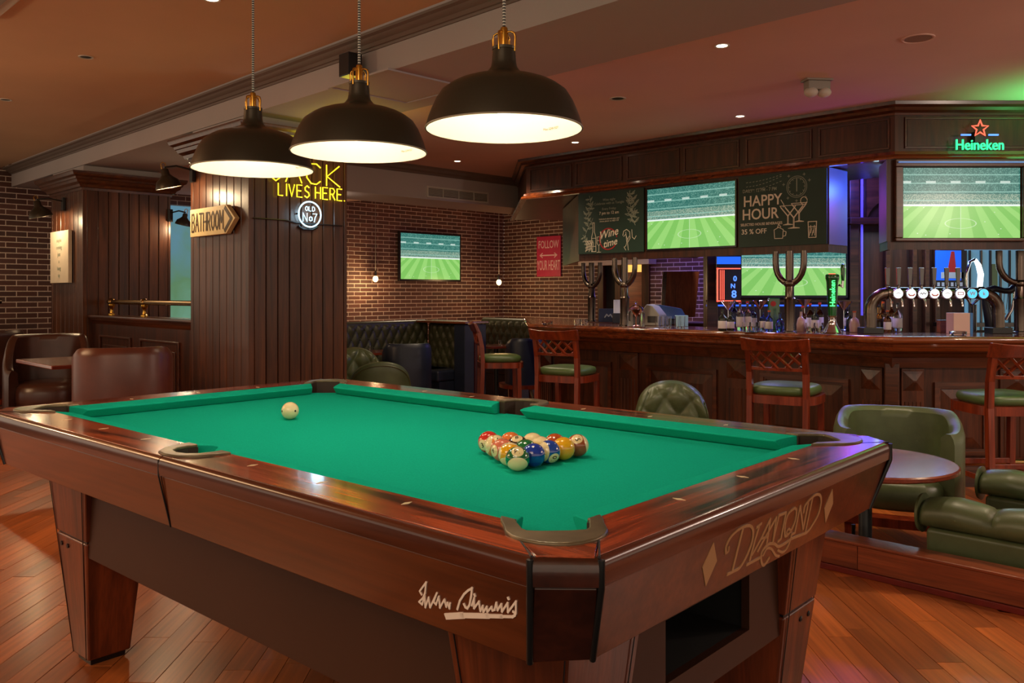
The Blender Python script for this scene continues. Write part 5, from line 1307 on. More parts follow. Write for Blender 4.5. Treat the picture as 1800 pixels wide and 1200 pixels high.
# far left bar things
def ashtray(label, px, t_, s=1):
    o = MB().lathe([(.045*s,0),(.05*s,.004),(.052*s,.03),(.045*s,.032),(.038*s,.01),(0,.009)], 16).build('glass_ashtray', M['glass'], None, smooth=30); o.location = (GX(px, t_), t_, ZT); return tag(o, label, 'ashtray', 'glass ashtrays on the bar')
ashtray('glass ashtray on the bar, nearest the free end', 962, 8.2); ashtray('glass ashtray on the bar in front of the carton', 1684, 6.02, 1.1)
for i, (px, t_, lb) in enumerate(((1015, 7.95, 'glass tumbler standing beside the second ashtray near the bar end'),(1027, 8.0, 'glass tumbler just right of the one near the bar end'))): tumbler(lb, px, t_, .06, .034, 'small tumblers near the bar end')
t = thing('glass_cloche', 'clear glass cloche with a copper cocktail inside beside the forked post', 'cloche', (GX(1118, 7.55), 7.55, ZT), 0)
MB().lathe([(.085,0),(.085,.008)], 24).build('base', M['bartop'], t, smooth=40)
MB().lathe([(.075,.008),(.078,.12),(.065,.165),(.035,.19),(.008,.197),(.008,.21),(.014,.222),(0,.23)], 24, cap=False).build('dome', M['glass'], t, smooth=50)
MB().lathe([(.03,.01),(.004,.02),(.004,.09),(.035,.15),(.03,.15)], 16).build('goblet', plain('copper', sr(214,120,70), .2, 1.0), t, smooth=40)
t = thing('receipt_printer', 'grey blue till printer standing beside the glass cloche', 'printer', (GX(1150, 7.9), 7.9, ZT), -.6)
MB().prism([(-.09,0),(.09,0),(.09,.10),(.02,.18),(-.04,.20),(-.09,.14)], -.08, .08, 'y').build('housing', M['grey'], t, bevel=.008)
MB().box(-.03,.07,-.082,-.08,.03,.09).build('front_panel', M['blackp'], t)
t = thing('till_screen', 'dark blue till display leaning behind the cloche', 'till', (GX(1180, 8.3), 8.3, ZT), .15)
MB().frust([(-.15,-.05,.05),(.15,-.05,.05),(.15,.06,.05),(-.15,.06,.05)], [(-.13,-.02,.19),(.10,-.02,.15),(.10,.07,.15),(-.13,.07,.19)]).build('display', plain('slate_blue_plastic', sr(44,66,92), .3), t, bevel=.005)
MB().box(-.05,.05,-.01,.05,0,.05).build('foot', M['blackp'], t)
t = tag(MB().box(-.055,.055,-.03,.03,0,.10).build('pale_box', plain('mint_card', sr(150,196,190), .5), None, bevel=.003), 'pale mint box behind the row of small glasses', 'box'); t.location = (GX(1198, 7.7), 7.7, ZT)
for i, px in enumerate((1156, 1166, 1176, 1190, 1200)):
    tumbler('narrow glass in the row by the till, '+('first from the cloche','second from the cloche','middle one','second from its far end','last, before the mint box')[i], px, 7.35+.02*i, .10, .022, 'row of narrow glasses beside the till')
t = thing('straw_holder', 'dark box holding upright white straws left of the forked post', 'holder', (GX(1085, 8.6), 8.6, ZT), 0)
MB().box(-.045,.045,-.03,.03,0,.10).build('box', M['blackp'], t, bevel=.003)
for i in range(7): MB().tube([(-.032+.011*i,0,.02),(-.034+.0115*i,0,.235)], .005, 6).build('straw', M['white'], t)
t = tag(MB().box(-.10,.10,-.04,.04,0,.14).build('leaflet_box', plain('navy_card', sr(26,34,60), .5), None, bevel=.003), 'dark navy box with a pale blue motif near the bar end', 'box'); t.location = (GX(1069, 8.9), 8.9, ZT)
MB().stroke([(-.04,.05),(-.02,.08),(0,.06),(.02,.08),(.04,.05)], .012, -.042).build('motif', M['ledw'] if False else M['grey'], t)
t = thing('menu_stand', 'tilted brown wooden menu stand seen from behind on the rear counter', 'menu stand', (GX(1197, 9.6), 9.6, ZT-.03), 0)
MB().frust([(-.19,0,.06),(.16,0,.06),(.16,.02,.06),(-.19,.02,.06)], [(-.15,.05,.58),(.22,.05,.58),(.22,.07,.58),(-.15,.07,.58)]).build('board', wood('stand_wood', sr(120,62,36), sr(168,92,56), .5, 'Z', .8, 0, .2, .1, .04), t, bevel=.004)
MB().box(-.05,.03,-.02,.05,0,.06).build('foot', M['oldbrass'], t, bevel=.004)
MB().frust([(-.225,.02,.06),(-.19,0,.06),(-.19,.02,.06),(-.225,.04,.06)], [(-.19,.07,.58),(-.15,.05,.58),(-.15,.07,.58),(-.19,.09,.58)]).build('side_board', M['bar'], t)
t = thing('carton', 'pale pink carton with a blue side on the bar behind the ashtray', 'box', (GX(1687, 6.3), 6.3, ZT), .12)
MB().box(-.075,.055,-.04,.05,0,.155).build('carton_body', plain('pink_card', sr(214,176,170), .6), t, bevel=.002)
MB().box(.056,.078,-.04,.05,0,.155).build('blue_side', plain('blue_card', sr(60,120,190), .5), t)
t = thing('napkin_holder', 'brown wooden napkin holder on the bar left of the pink carton', 'holder', (GX(1661, 6.5), 6.5, ZT), 0)
MB().box(-.05,.05,-.03,.03,0,.09).build('box', M['kerb'], t, bevel=.003); MB().box(-.052,.052,-.035,.035,.09,.096).build('lid', M['bar'], t, bevel=.002)

# ================================================================== SEATS
def superell(a, n, rx, ry):
    c, s_ = math.cos(a), math.sin(a)
    return rx*math.copysign(abs(c)**(2/n), c), ry*math.copysign(abs(s_)**(2/n), s_)
def cushion_mb(rx, ry, z0, z1, n=3.2, seg=36, dome=.01, mb=None):
    mb = mb or MB(); h = z1-z0
    prof = [(.90,0),(.97,.12),(1,.35),(1,.6),(.965,.85),(.88,.97),(.6,1.0+dome/h*.6),(.3,1.0+dome/h*.9),(0.001,1.0+dome/h)]
    vs = []; fs = []
    for k, z in prof:
        for i in range(seg):
            x, y = superell(2*PI*i/seg, n, rx*k, ry*k); vs.append((x, y, z0+h*z))
    for j in range(len(prof)-1):
        for i in range(seg):
            i2 = (i+1)%seg; fs.append((j*seg+i, j*seg+i2, (j+1)*seg+i2, (j+1)*seg+i))
    fs.append(tuple(range(seg))[::-1])
    return mb.add(vs, fs)
def make_stool(label, loc, rz):
    # local: faces +y (seat in front of the back), origin on floor
    t = thing('bar_stool', label, 'bar stool', loc, rz, 'bar stools along the bar'); sw, sd, sh = .215, .205, .78
    cushion_mb(sw, sd, sh-.07, sh-.005, 3.4).build('seat', M['green2'], t, smooth=60)
    MB().sweep([superell(2*PI*i/32, 4, sw-.012, sd-.012) for i in range(32)][::-1], [(0,sh-.125),(0,sh-.07),(-.03,sh-.07),(-.03,sh-.125)], closed=True).build('seat_frame', M['stool'], t, smooth=40)
    def post(x, pts, w_=.018, d=.020):
        m = MB(); 
        for i in range(len(pts)-1):
            (y0, z0), (y1, z1) = pts[i], pts[i+1]
            m.frust([(x-w_,y0-d,z0),(x+w_,y0-d,z0),(x+w_,y0+d,z0),(x-w_,y0+d,z0)], [(x-w_,y1-d,z1),(x+w_,y1-d,z1),(x+w_,y1+d,z1),(x-w_,y1+d,z1)])
        return m
    for sg in (-1, 1):
        post(sg*.185, [(.18,0),(.165,sh-.07)]).build('leg', M['stool'], t)
        post(sg*.185, [(-.235,0),(-.20,.35),(-.188,sh-.08),(-.195,sh+.08),(-.225,sh+.22),(-.27,sh+.31)]).build('leg', M['stool'], t)
    def rail(z0, z1, y0, y1, bow=.03, thick=.012, ww=.2, crown=0):
        m = MB(); n = 9; vs = []; fs = []
        for i in range(n):
            f = -1+2*i/(n-1); x = f*ww; b_ = -bow*(1-f*f)
            top = z1+crown*(f*f)
            vs += [(x,y0+b_-thick,z0),(x,y0+b_+thick,z0),(x,y1+b_+thick,top),(x,y1+b_-thick,top)]
        for i in range(n-1):
            for k in range(4): fs.append((i*4+k, i*4+(k+1)%4, (i+1)*4+(k+1)%4, (i+1)*4+k))
        fs += [(3,2,1,0), tuple((n-1)*4+k for k in range(4))]
        return m.add(vs, fs)
    rail(sh+.225, sh+.300, -.232, -.27, .035, .015, .225, .016).build('crest_rail', M['stool'], t, bevel=.006, smooth=None)
    rail(sh+.095, sh+.118, -.200, -.203, .03, .012, .185).build('lower_rail', M['stool'], t, bevel=.003)
    # lattice
    for s2 in (-1, 1):
        for k in range(-2, 5):
            x0 = -.20+k*.086; x1 = x0+.13
            a0, a1 = (x0, x1) if s2 > 0 else (x1, x0)
            def cl(xa, za, xb, zb):
                pts = []
                for f in [i/8 for i in range(9)]:
                    x = xa+(xb-xa)*f; z = za+(zb-za)*f
                    if -.168 <= x <= .168: pts.append((x, -.203-.03*(1-(x/.185)**2)-(z-sh-.11)*.22+.006*s2, z))
                return pts
            P = cl(a0, sh+.112, a1, sh+.245)
            if len(P) > 1: MB().tube(P, .0105, 4).build('lattice_bar', M['stool'], t)
    MB().box(-.18,.18,.155,.175,.30,.335).build('foot_rest', M['stool'], t, bevel=.004)
    for sg in (-1, 1): MB().box(sg*.185-.009, sg*.185+.009, -.20, .16, .25, .28).build('stretcher', M['stool'], t, bevel=.003)
    MB().box(-.18,.18,-.215,-.20,.34,.37).build('stretcher', M['stool'], t, bevel=.003)
    return t
s1 = make_stool('bar stool facing the bar with lattice back, standing before the low wide screen', (1.86, 5.75, FZ), -.6)
dup(s1, (.47, 7.12, FZ), -.55, 'bar stool with lattice back near the free end of the bar, behind the pool table')
dup(s1, (-.12, 8.45, FZ), -1.45, 'bar stool seen from the side beyond the free end of the bar')
dup(s1, (3.02, 5.25, FZ), .05, 'bar stool cut by the picture edge, standing beside the tub chair and beer taps')

def tub_shell(t, w_, d, zs, zb, za, mat, th=.075, spread=2.25, flare=0, zlow=None):
    # U-shaped wrap-around back, open toward +y ; angles measured from the back (-y)
    zl = zlow if zlow is not None else zs-.20
    def rad(a, o): 
        x, y = superell(a-PI/2, 2.8, w_-o, d-o); return x, y
    def fn(u, v):
        a = (-spread+2*spread*u); k = abs(a)/spread
        sm = max(0, min(1, (k-.42)/.5)); sm = sm*sm*(3-2*sm)
        top = zb+(za-zb)*sm
        secs = [(0,zl),(0-flare*.5,(zl+top)/2),(-flare,top-.05),(-flare+.008,top-.018),(-flare+th*.3,top+.004),(-flare+th*.62,top+.004),(th-flare*.8,top-.02),(th-.0,top-.06),(th+.012,(zl+top)/2+.04),(th+.012,zl),(0,zl)]
        o, z = secs[min(10, int(round(v*10)))]
        x, y = rad(a, o); return (x, y, z)
    m = MB().surf(fn, 41, 11)
    n = 11; m.f += [tuple(range(n))[::-1], tuple(40*n+k for k in range(n))]
    return m.build('shell', mat, t, smooth=50)
def tub_chair(label, loc, rz, mat, w_=.31, d=.30, back=.74, arm=.60, seat=.42, group=None, legs='stool', spread=2.3, cat='armchair', name='tub_chair'):
    t = thing(name, label, cat, loc, rz, group)
    tub_shell(t, w_, d, seat, back, arm, mat, spread=spread, zlow=.24)
    cushion_mb(w_-.085, d-.05, .26, seat, 3.0, mb=MB(Matrix.Translation((0,.03,0)))).build('seat', mat, t, smooth=60)
    MB().sweep([superell(2*PI*i/28, 3, w_-.02, d-.02) for i in range(28)][::-1], [(0,.20),(0,.245),(-.1,.245),(-.1,.20)], closed=True).build('seat_rail', M[legs], t, smooth=40)
    for sx in (-1, 1):
        for sy in (-1, 1):
            x, y = sx*(w_-.09), sy*(d-.08)
            MB().frust([(x-.016,y-.016,0),(x+.016,y-.016,0),(x+.016,y+.016,0),(x-.016,y+.016,0)],[(x-.024,y-.024,.205),(x+.024,y-.024,.205),(x+.024,y+.024,.205),(x-.024,y+.024,.205)]).build('leg', M[legs], t)
    return t
tub_chair('green leather tub chair behind the round cafe table', (2.10, 4.62, FZ), PI-.42, M['green'], .325, .31, .735, .66, .41)
tub_chair('dark navy tub chair seen from behind in front of the tufted booth', (GX(715, 9.5), 9.5, FZ), .25, M['navy'], .27, .27, .83, .74, .45)
tub_chair('dark tub chair half hidden by the bar end', (GX(921, 10.75), 10.75, FZ), .3, M['navy'], .23, .23, .82, .74, .45)
# brown chairs of the pool room
tub_chair('brown leather tub chair seen from behind beside the wooden pillar', (GX(211, 5.35), 5.4, 0), .42, M['brown'], .293, .30, .885, .84, .46, 'brown leather tub chairs', 'stool', 2.0)
tub_chair('dark brown leather tub chair with sloping arms facing the square table', (GX(78, 7.2), 7.25, 0), PI+.45, M['dbrown'], .33, .32, .86, .58, .47, 'brown leather tub chairs', 'stool', 2.3)
tub_chair('brown leather tub chair cut by the picture edge behind the dark one', (GX(-32, 8.0), 8.0, 0), 1.2, M['dbrown'], .32, .32, .87, .7, .47, 'brown leather tub chairs')
# square table
t = thing('square_table', 'square wooden cafe table between the brown leather chairs', 'table', (-3.04, 6.16, 0), PI/4)
MB().box(-.4,.4,-.4,.4,.715,.742).build('table_top', M['ttop'], t, bevel=.006)
MB().lathe([(.22,0),(.22,.012),(.05,.03),(.03,.06),(.03,.70),(.1,.714)], 20).build('pedestal', M['blackp'], t, smooth=40)
# round table by the kerb
pt = W(1521, 811, 3.98)
t = thing('round_table', 'low round wooden cafe table between the pool table and tub chair', 'table', (pt.x, pt.y, FZ), .5)
zt = GZ(808, 3.98)-FZ
MB().lathe([(.385,zt-.028),(.398,zt-.020),(.398,zt-.006),(.390,zt),(0,zt)], 56).build('table_top', M['ttop'], t, smooth=35)
MB().lathe([(.24,0),(.24,.012),(.05,.03),(.03,.06),(.03,zt-.05),(.12,zt-.028)], 24).build('pedestal', M['blackp'], t, smooth=40)

def puff(a, b_, dep):                        # button tufting height at lattice coordinates
    p, q_ = a+b_, a-b_
    s1_, s2_ = abs(math.sin(PI*p)), abs(math.sin(PI*q_))
    base = (s1_*s2_)**.45
    return dep*base
def tufted(name, mat, par, W_, Z0, Z1, nx, nz, dep=.035, y0=0, th=.12, curve_=None, du=12):
    nu, nv = nx*du+1, nz*du+1
    def fn(u, v):
        x = -W_/2+W_*u; z = Z0+(Z1-Z0)*v
        e = min(1, v/.06, (1-v)/.06, u/.02+.3, (1-u)/.02+.3)
        y = y0-(puff(u*nx*.5+.25, v*nz*.5+.25, dep)+.01)*max(.1, e)**.5
        if curve_: return curve_(x, y, z)
        return (x, y, z)
    m = MB().surf(fn, nu, nv)
    n0 = len(m.v); back = [fn(0,0), fn(1,0), fn(1,1), fn(0,1)]
    m.box(-W_/2, W_/2, y0, y0+th, Z0, Z1)
    o = m.build(name, mat, par, smooth=80)
    bt = MB()
    for i in range(2*nx+2):
        for j in range(2*nz+2):
            # crossings: a+b and a-b integers
            for a_ in (i/2,):
                b2 = j/2
                if (i+j) % 2: continue
                u = (a_-.25)*2/nx; v = (b2-.25)*2/nz
                if .01 < u < .99 and .03 < v < .97:
                    x = -W_/2+W_*u; z = Z0+(Z1-Z0)*v; p_ = (x, y0-.014, z)
                    if curve_: p_ = curve_(*p_)
                    bt.sphere(.011, p_, 8, 5)
    if bt.v: bt.build('buttons', mat, par, kind='stuff')
    return o
def booth(label, loc, rz, L, top=.995, seatd=.5, end=True, nx=None):
    t = thing('booth_bench', label, 'bench', (*loc, FZ), rz, 'tufted booth benches along the brick walls')
    tufted('backrest', M['dgreen'], t, L, .42, top, nx or int(L*16), 5, .026, du=5)
    MB().tube([(-L/2,.05,top+.0),(L/2,.05,top+.0)], .045, 12).build('top_roll', M['dgreen'], t, smooth=60)
    MB().box(-L/2, L/2, -seatd, .0, .30, .44).build('seat', M['navy'], t, bevel=.03, bseg=3)
    MB().box(-L/2, L/2, -seatd+.03, .0, .0, .30).build('base', M['navy'], t, bevel=.004)
    return t
# along the left brick wall: y-x = 12.2 ; local x along (1,1)
def on(c, d): return ((c-d)/2, (c+d)/2)      # x+y=c, y-x=d
a_, b_ = on(6.9, 12.2), on(12.05, 12.2); L1 = (Vector(b_)-Vector(a_)).length
booth('dark green button tufted booth bench under the left brick wall', ((a_[0]+b_[0])/2, (a_[1]+b_[1])/2), PI/4, 2.18)
bpy.data.objects['booth_bench'].location = (*on(8.44, 12.2), FZ)
a2 = on(10.05, 12.0); b2_ = on(10.05, 11.15)
booth('dark green tufted booth bench return reaching toward the divider', on(10.05, 11.72), -PI/4, .70, seatd=.45, nx=11)
booth('dark green tufted booth bench beyond the divider near the free end of the bar', on(11.75, 11.82), -PI/4, 1.15, seatd=.42)
t = thing('booth_divider', 'navy and maroon end panel dividing the tufted booths', 'divider', (*on(10.0, 11.07), FZ), -PI/4)
MB().box(-.10,.10,-.16,.0,0,1.0).box(-.10,.10,.07,.2,0,1.0).build('side_pad', M['navy'], t, bevel=.01, kind='stuff')
MB().box(-.11,.11,-.0,.07,0,1.01).build('centre_strip', plain('maroon_wood', sr(70,18,22), .35), t, bevel=.004)
MB().box(-.9,.13,-.18,.22,1.01,1.035).build('top_rail', M['bartop'], t, bevel=.006)
# chesterfield armchair
def arm_roll(t, x0, x1, y, zt, r, mat, sgn, nb=3):
    # scroll arm along local y (front at +y); x centre = y param
    def fn(u, v):
        s_ = x0+(x1-x0)*u; a = -PI*.75+v*PI*1.5
        d_ = min(1, abs(v-.5)/.5); pf = .026*abs(math.sin(PI*u*nb))**.35*(1-d_**3)+.016*min(1, math.hypot((((u*nb)+.5)%1-.5)*1.6, (v-.42)*3))
        rr = r+pf-.028
        return (y+rr*math.sin(a)*1.15, s_, zt-r+rr*math.cos(a))
    m = MB().surf(fn, nb*16+1, 37); n = 37
    m.f += [tuple(range(n))[::-1], tuple(nb*16*n+k for k in range(n))]
    return m.build('arm_roll', mat, t, smooth=70)
def chesterfield(label, loc, rz, mat, w_=.405, dpt=.85, zt=.505):
    t = thing('chesterfield_armchair', label, 'armchair', loc, rz)
    for sg in (-1, 1):
        MB().box(sg*w_-.075, sg*w_+.075, -dpt*.5, dpt*.5-.03, .05, zt-.12).build('side_panel', mat, t, bevel=.02, bseg=3)
        arm_roll(t, -dpt/2, dpt/2, sg*w_, zt, .075, mat, sg)
        MB(Matrix.Translation((sg*w_, dpt/2+.002, zt-.075)) @ Matrix.Rotation(-PI/2,4,'X')).lathe([(.085,0),(.08,.012),(.02,.02),(0,.02)], 24).build('scroll_front', mat, t, smooth=50)
    cushion_mb(w_-.09, dpt/2-.05, .22, .36, 4).build('seat', mat, t, smooth=60)
    tb_ = MB(Matrix.Translation((0,-dpt/2+.02,0)) @ Matrix.Rotation(PI/2,4,'Z'))
    arm = arm_roll(t, -w_, w_, 0, zt+.03, .085, mat, 1, 4)
    arm.name = 'back_roll'; arm.matrix_local = Matrix.Translation((0,-dpt/2+.02,0)) @ Matrix.Rotation(PI/2,4,'Z')
    MB().box(-w_, w_, -dpt/2-.05, -dpt/2+.09, .05, zt-.06).build('back_panel', mat, t, bevel=.02, bseg=3)
    for sx in (-1, 1):
        for sy in (-1, 1): MB().lathe([(.022,0),(.03,.02),(.025,.05)], 12, (sx*w_, sy*.36, 0)).build('foot', M['stool'], t, smooth=40)
    return t
# front edges: near arm at (1.825,3.675), far arm at (2.36,4.28); forward is toward the far left
fa = Vector((1.80, 3.70)); fbb = Vector((2.37, 4.27)); mid = (fa+fbb)/2; fw = E1
cp_ = mid-fw*.425
chesterfield('green chesterfield armchair with buttoned arms beyond the kerb', (cp_.x, cp_.y, FZ), math.atan2(fw.y, fw.x)-PI/2, M['green'])
# chesterfield style round backs seen above the pool table
def round_back(label, loc, rz, mat, w_, top, tuft, name='button_back_chair'):
    t = thing(name, label, 'armchair', loc, rz)
    def prof(a): return math.cos(a*.5)**.6
    def fn(u, v):                            # front (tufted) face, facing local -y ; rounded top outline
        a = -1.5+3.0*u; r_ = w_
        h = top*(.60+.40*max(0, math.cos(a))**.6) ; z = .25+(h-.25)*v
        x = r_*math.sin(a)*.98; y = .5*r_*(1-math.cos(a))*-1
        roll = max(0, (v-.82)/.18)
        o = (puff(u*4+.25, v*2.2+.25, .035) if tuft else 0)*min(1, (1-v)/.05+.3)
        y2 = y-o+ .05*roll*roll
        return (x, y2, z)
    def fb_(u, v):
        x, y, z = fn(u, 1)
        if v < .5:
            k = v*2; return (x, y+.10*math.sin(k*PI/2)*1.0+.0, z+.015*math.sin(k*PI))
        k = (v-.5)*2; return (x*1.0, y+.10, z+(.2-z)*k)
    m = MB().surf(fn, 65, 33); m.surf(fb_, 65, 13)
    m.build('backrest', mat, t, smooth=70)
    m = MB(); pts = []
    for i in range(33):
        x, y, z = fn(i/32, 1); pts.append((x, y+.10, z-.02))
    m.tube(pts, .008, 8).build('piping', mat, t, smooth=60)
    cushion_mb(w_*.8, w_*.75, .25, .42, 3, mb=MB(Matrix.Translation((0,-w_*.7,0)))).build('seat', mat, t, smooth=60)
    for sx in (-1, 1):
        for y in (-w_*1.2, .03): MB().lathe([(.015,0),(.022,.25)], 10, (sx*w_*.7, y, 0)).build('leg', M['stool'], t, smooth=40)
    return t
round_back('olive green armchair with button tufted rounded back, in front of the bar', (1.13, 6.0, FZ), -.12, M['green'], .255, .745, True)
round_back('green armchair with smooth piped rounded back beside the wooden pillar', (GX(668, 8.0), 8.0, FZ), PI+.25, M['green'], .29, .735, False, 'round_back_chair')
round_back('olive tufted armchair partly hidden by the wooden pillar', (GX(628, 8.9), 8.9, FZ), .5, M['green'], .26, .80, True)
for lb, px, t_, z, r in (('small dark red table between the tufted booth and the green armchairs', 655, 10.0, .70, .24), ('dark red table at the booth beyond the divider', 872, 10.85, .72, .2)):
    t = thing('booth_table', lb, 'table', (GX(px, t_), t_, FZ), .6, None)
    MB().box(-r,r,-r,r,z-.03,z).build('table_top', M['ttop'], t, bevel=.005); MB().lathe([(.18,0),(.18,.015),(.03,.03),(.03,z-.03)], 16).build('pedestal', M['blackp'], t, smooth=40)
tumbler('small tumbler on the dark red table by the tufted booth', 651, 9.95, .07, .03, None, FZ+.70)
tumbler('small tumbler on the dark red table beyond the booth divider', 880, 10.8, .07, .03, None, FZ+.72)

# ================================================================== SIGNS ON PILLARS AND WALLS
# stroke alphabet in a unit cell (width ~.6, height 1)
GL = {'A':[[(0,0),(.3,1),(.6,0)],[(.12,.38),(.48,.38)]],'C':[[(.56,.82),(.4,.98),(.2,.96),(.04,.7),(.03,.3),(.2,.04),(.4,.02),(.56,.18)]],
 'D':[[(.03,0),(.03,1),(.3,.97),(.53,.75),(.55,.28),(.32,.03),(.03,0)]],'E':[[(.55,1),(.04,1),(.04,0),(.55,0)],[(.04,.52),(.45,.52)]],
 'H':[[(.03,0),(.03,1)],[(.57,0),(.57,1)],[(.03,.5),(.57,.5)]],'I':[[(.1,0),(.1,1)]],'J':[[(.5,1),(.5,.2),(.3,0),(.08,.2)]],'K':[[(.04,0),(.04,1)],[(.55,1),(.06,.45),(.58,0)]],
 'L':[[(.05,1),(.05,0),(.5,0)]],'N':[[(.03,0),(.03,1),(.55,0),(.55,1)]],'O':[[(.3,1),(.08,.8),(.03,.5),(.08,.2),(.3,0),(.52,.2),(.57,.5),(.52,.8),(.3,1)]],
 'R':[[(.04,0),(.04,1),(.4,.98),(.54,.75),(.4,.5),(.04,.48)],[(.28,.48),(.56,0)]],'S':[[(.52,.85),(.3,1),(.08,.82),(.12,.6),(.45,.42),(.52,.2),(.3,0),(.05,.14)]],
 'V':[[(.0,1),(.28,0),(.56,1)]],'7':[[(.02,.95),(.55,.98),(.3,.5),(.2,0)]],'.':[[(.05,.0),(.09,.04)]],'o':[[(.25,.6),(.08,.5),(.08,.2),(.25,.1),(.42,.2),(.42,.5),(.25,.6)]]}
ADV = {'I':.32,'.':.25,' ':.35,'J':.66,'o':.5}
def neon_text(s_, x, z, h, w_, r, y=-.02, jit=0):
    m = MB(); tot = sum(ADV.get(c, .76) for c in s_); k = w_/tot
    for c in s_:
        for ln in GL.get(c, []):
            m.tube([(x+a*k, y, z+b_*h) for a, b_ in ln], r, 6)
        x += ADV.get(c, .76)*k
    return m
p2 = Vector(P2)
def pr(px):                                   # distance along the right face of the near pillar
    r_ = GX(px, 1); return (r_*P2[1]-P2[0])/(1-r_)*1.41421
base = thing('neon_bar_sign', 'yellow neon lettering over a round white neon badge on the pillar', 'neon sign', (P2[0], P2[1], 0), PI/4)
neon_text('LIVES HERE.', pr(484), 1.958, .092, pr(604)-pr(484), .0050, -.035).build('lettering', M['neony'], base, smooth=60)
neon_text('JACK', pr(466), 2.065, .165, pr(601)-pr(466), .0052, -.035).build('lettering', M['neony'], base, smooth=60)
cx, cz, r = pr(541), 1.832, .098
MB().tube([(cx+r*math.cos(a*PI/16), -.03, cz+r*math.sin(a*PI/16)) for a in range(32)], .0055, 8, closed=True).build('ring', M['neonw'], base, smooth=60)
neon_text('OLD', cx-.040, cz+.026, .034, .092, .0028, -.03).build('lettering', M['neonw'], base, smooth=60)
neon_text('No7', cx-.062, cz-.058, .066, .140, .0034, -.03).build('lettering', M['neonw'], base, smooth=60)
MB().tube([(pr(444),-.012,1.775),(pr(500),-.014,1.775),(pr(520),-.012,1.76),(pr(600),-.012,1.76)], .006, 6).build('bracket_wire', M['blackp'], base)
MB().tube([(cx-.09,-.012,1.735),(cx-.05,-.012,1.715),(cx+.03,-.012,1.715),(cx+.08,-.012,1.74)], .010, 6).build('bracket_wire', M['blackp'], base)
for dx, dz in ((0,.098),(-.098,0),(.098,0),(0,-.098)): MB(Matrix.Translation((cx+dx,-.03,cz+dz)) @ Matrix.Rotation(-PI/2,4,'X')).lathe([(.006,0),(.006,.03)], 8).build('standoff', M['blackp'], base)
light('POINT', (P2[0]+.70*.7+.25, P2[1]+.35-.25, 2.3), 1.6, (1,.8,.05), .08); light('POINT', (P2[0]+.35+.1, P2[1]+.35-.1, 1.83), .8, (.5,.8,1), .05)
# bathroom arrow on the left face: local x toward the corner (0 = corner, negative to the far left)
def pl(px): r_ = GX(px, 1); return -((P2[0]-r_*P2[1])/(1+r_))*1.41421
a, b_ = pl(345), pl(424)
t = thing('arrow_sign', 'cream BATHROOM arrow sign on the near wooden pillar', 'sign', (P2[0], P2[1], 0), -PI/4)
zt_, zb_ = 1.22+(CY-362)*6.5/F, 1.22+(CY-414)*6.62/F
ps = [(a,zb_),(b_-.14,zb_),(b_,(zt_+zb_)/2),(b_-.14,zt_),(a,zt_)]
MB().prism(ps[::-1], -.05, -.012, 'y').build('board', M['signw'], t, bevel=.002)
wS = b_-a; zc = (zt_+zb_)/2
m = MB()
bf = {'B':[[(.05,0),(.05,1),(.42,1),(.52,.78),(.40,.54),(.05,.54)],[(.40,.54),(.55,.3),(.42,0),(.05,0)]],'T':[[(0,1),(.6,1)],[(.3,1),(.3,0)]],'M':[[(.02,0),(.05,1),(.35,.35),(.65,1),(.68,0)]]}
GL.update(bf); ADV['M'] = .85
x = a+.03; k = (wS-.20)/sum(ADV.get(c,.76) for c in 'BATHROOM')
for c in 'BATHROOM':
    for ln in GL[c]: m.stroke([(x+p_[0]*k, zc-.068+p_[1]*.136) for p_ in ln], .0145, -.0525)
    x += ADV.get(c,.76)*k
m.build('lettering', M['signd'], t)
MB().stroke([(b_-.155,zt_-.025),(b_-.055,zc),(b_-.155,zb_+.025)], .03, -.0525).build('chevron', M['signd'], t)
# small picture on the far pillar
def pl1(px): r_ = GX(px, 1); return -((P1[0]-r_*P1[1])/(1+r_))*1.41421
a, b_ = pl1(97), pl1(129); t1_ = 9.0
t = thing('wall_plaque', 'tall cream plaque with small print on the farther wooden pillar', 'picture', (P1[0], P1[1], 0), -PI/4)
zt_, zb_ = GZ(405, t1_), GZ(497, t1_)
MB().box(a, b_, -.05, -.012, zb_, zt_).build('board', M['picw'], t, bevel=.003)
for i, s_ in enumerate(('maybe','coming','just','a','hang','up')):
    MB().text(s_, (a+b_)/2, zt_-.10-.075*i, .062, -.052, .001, off=.005).build('lettering', M['chalkd'], t)
# pink sign on the right brick wall
t_ = 16.39/(1+GX(966,1)); xx = GX(966, t_)
t = thing('wall_sign', 'pink enamel sign reading FOLLOW YOUR HEART on the brick wall', 'sign', (xx, t_, 0), -PI/4)
zt_, zb_ = GZ(415, t_), GZ(486, t_); hw = .30
MB().box(-hw, hw, -.03, -.008, zb_, zt_).build('plate', M['pink'], t, bevel=.006)
H = zt_-zb_
MB().text('FOLLOW', 0, zt_-.16, .20, -.032, .001, off=.01, sx=.62).build('lettering', M['pinkw'], t)
MB().text('YOUR HEART', 0, zb_+.20, .26, -.032, .001, off=.005, sx=.36).build('lettering', M['pinkw'], t)
MB().stroke([(-.2,zc*0+(zt_+zb_)/2+.02),(.2,(zt_+zb_)/2+.02)], .022, -.032).build('arrow', M['pinkw'], t)
for sg in (-1,1): MB().stroke([(sg*.15,(zt_+zb_)/2+.06),(sg*.21,(zt_+zb_)/2+.02),(sg*.15,(zt_+zb_)/2-.02)], .018, -.033).build('arrow_head', M['pinkw'], t)
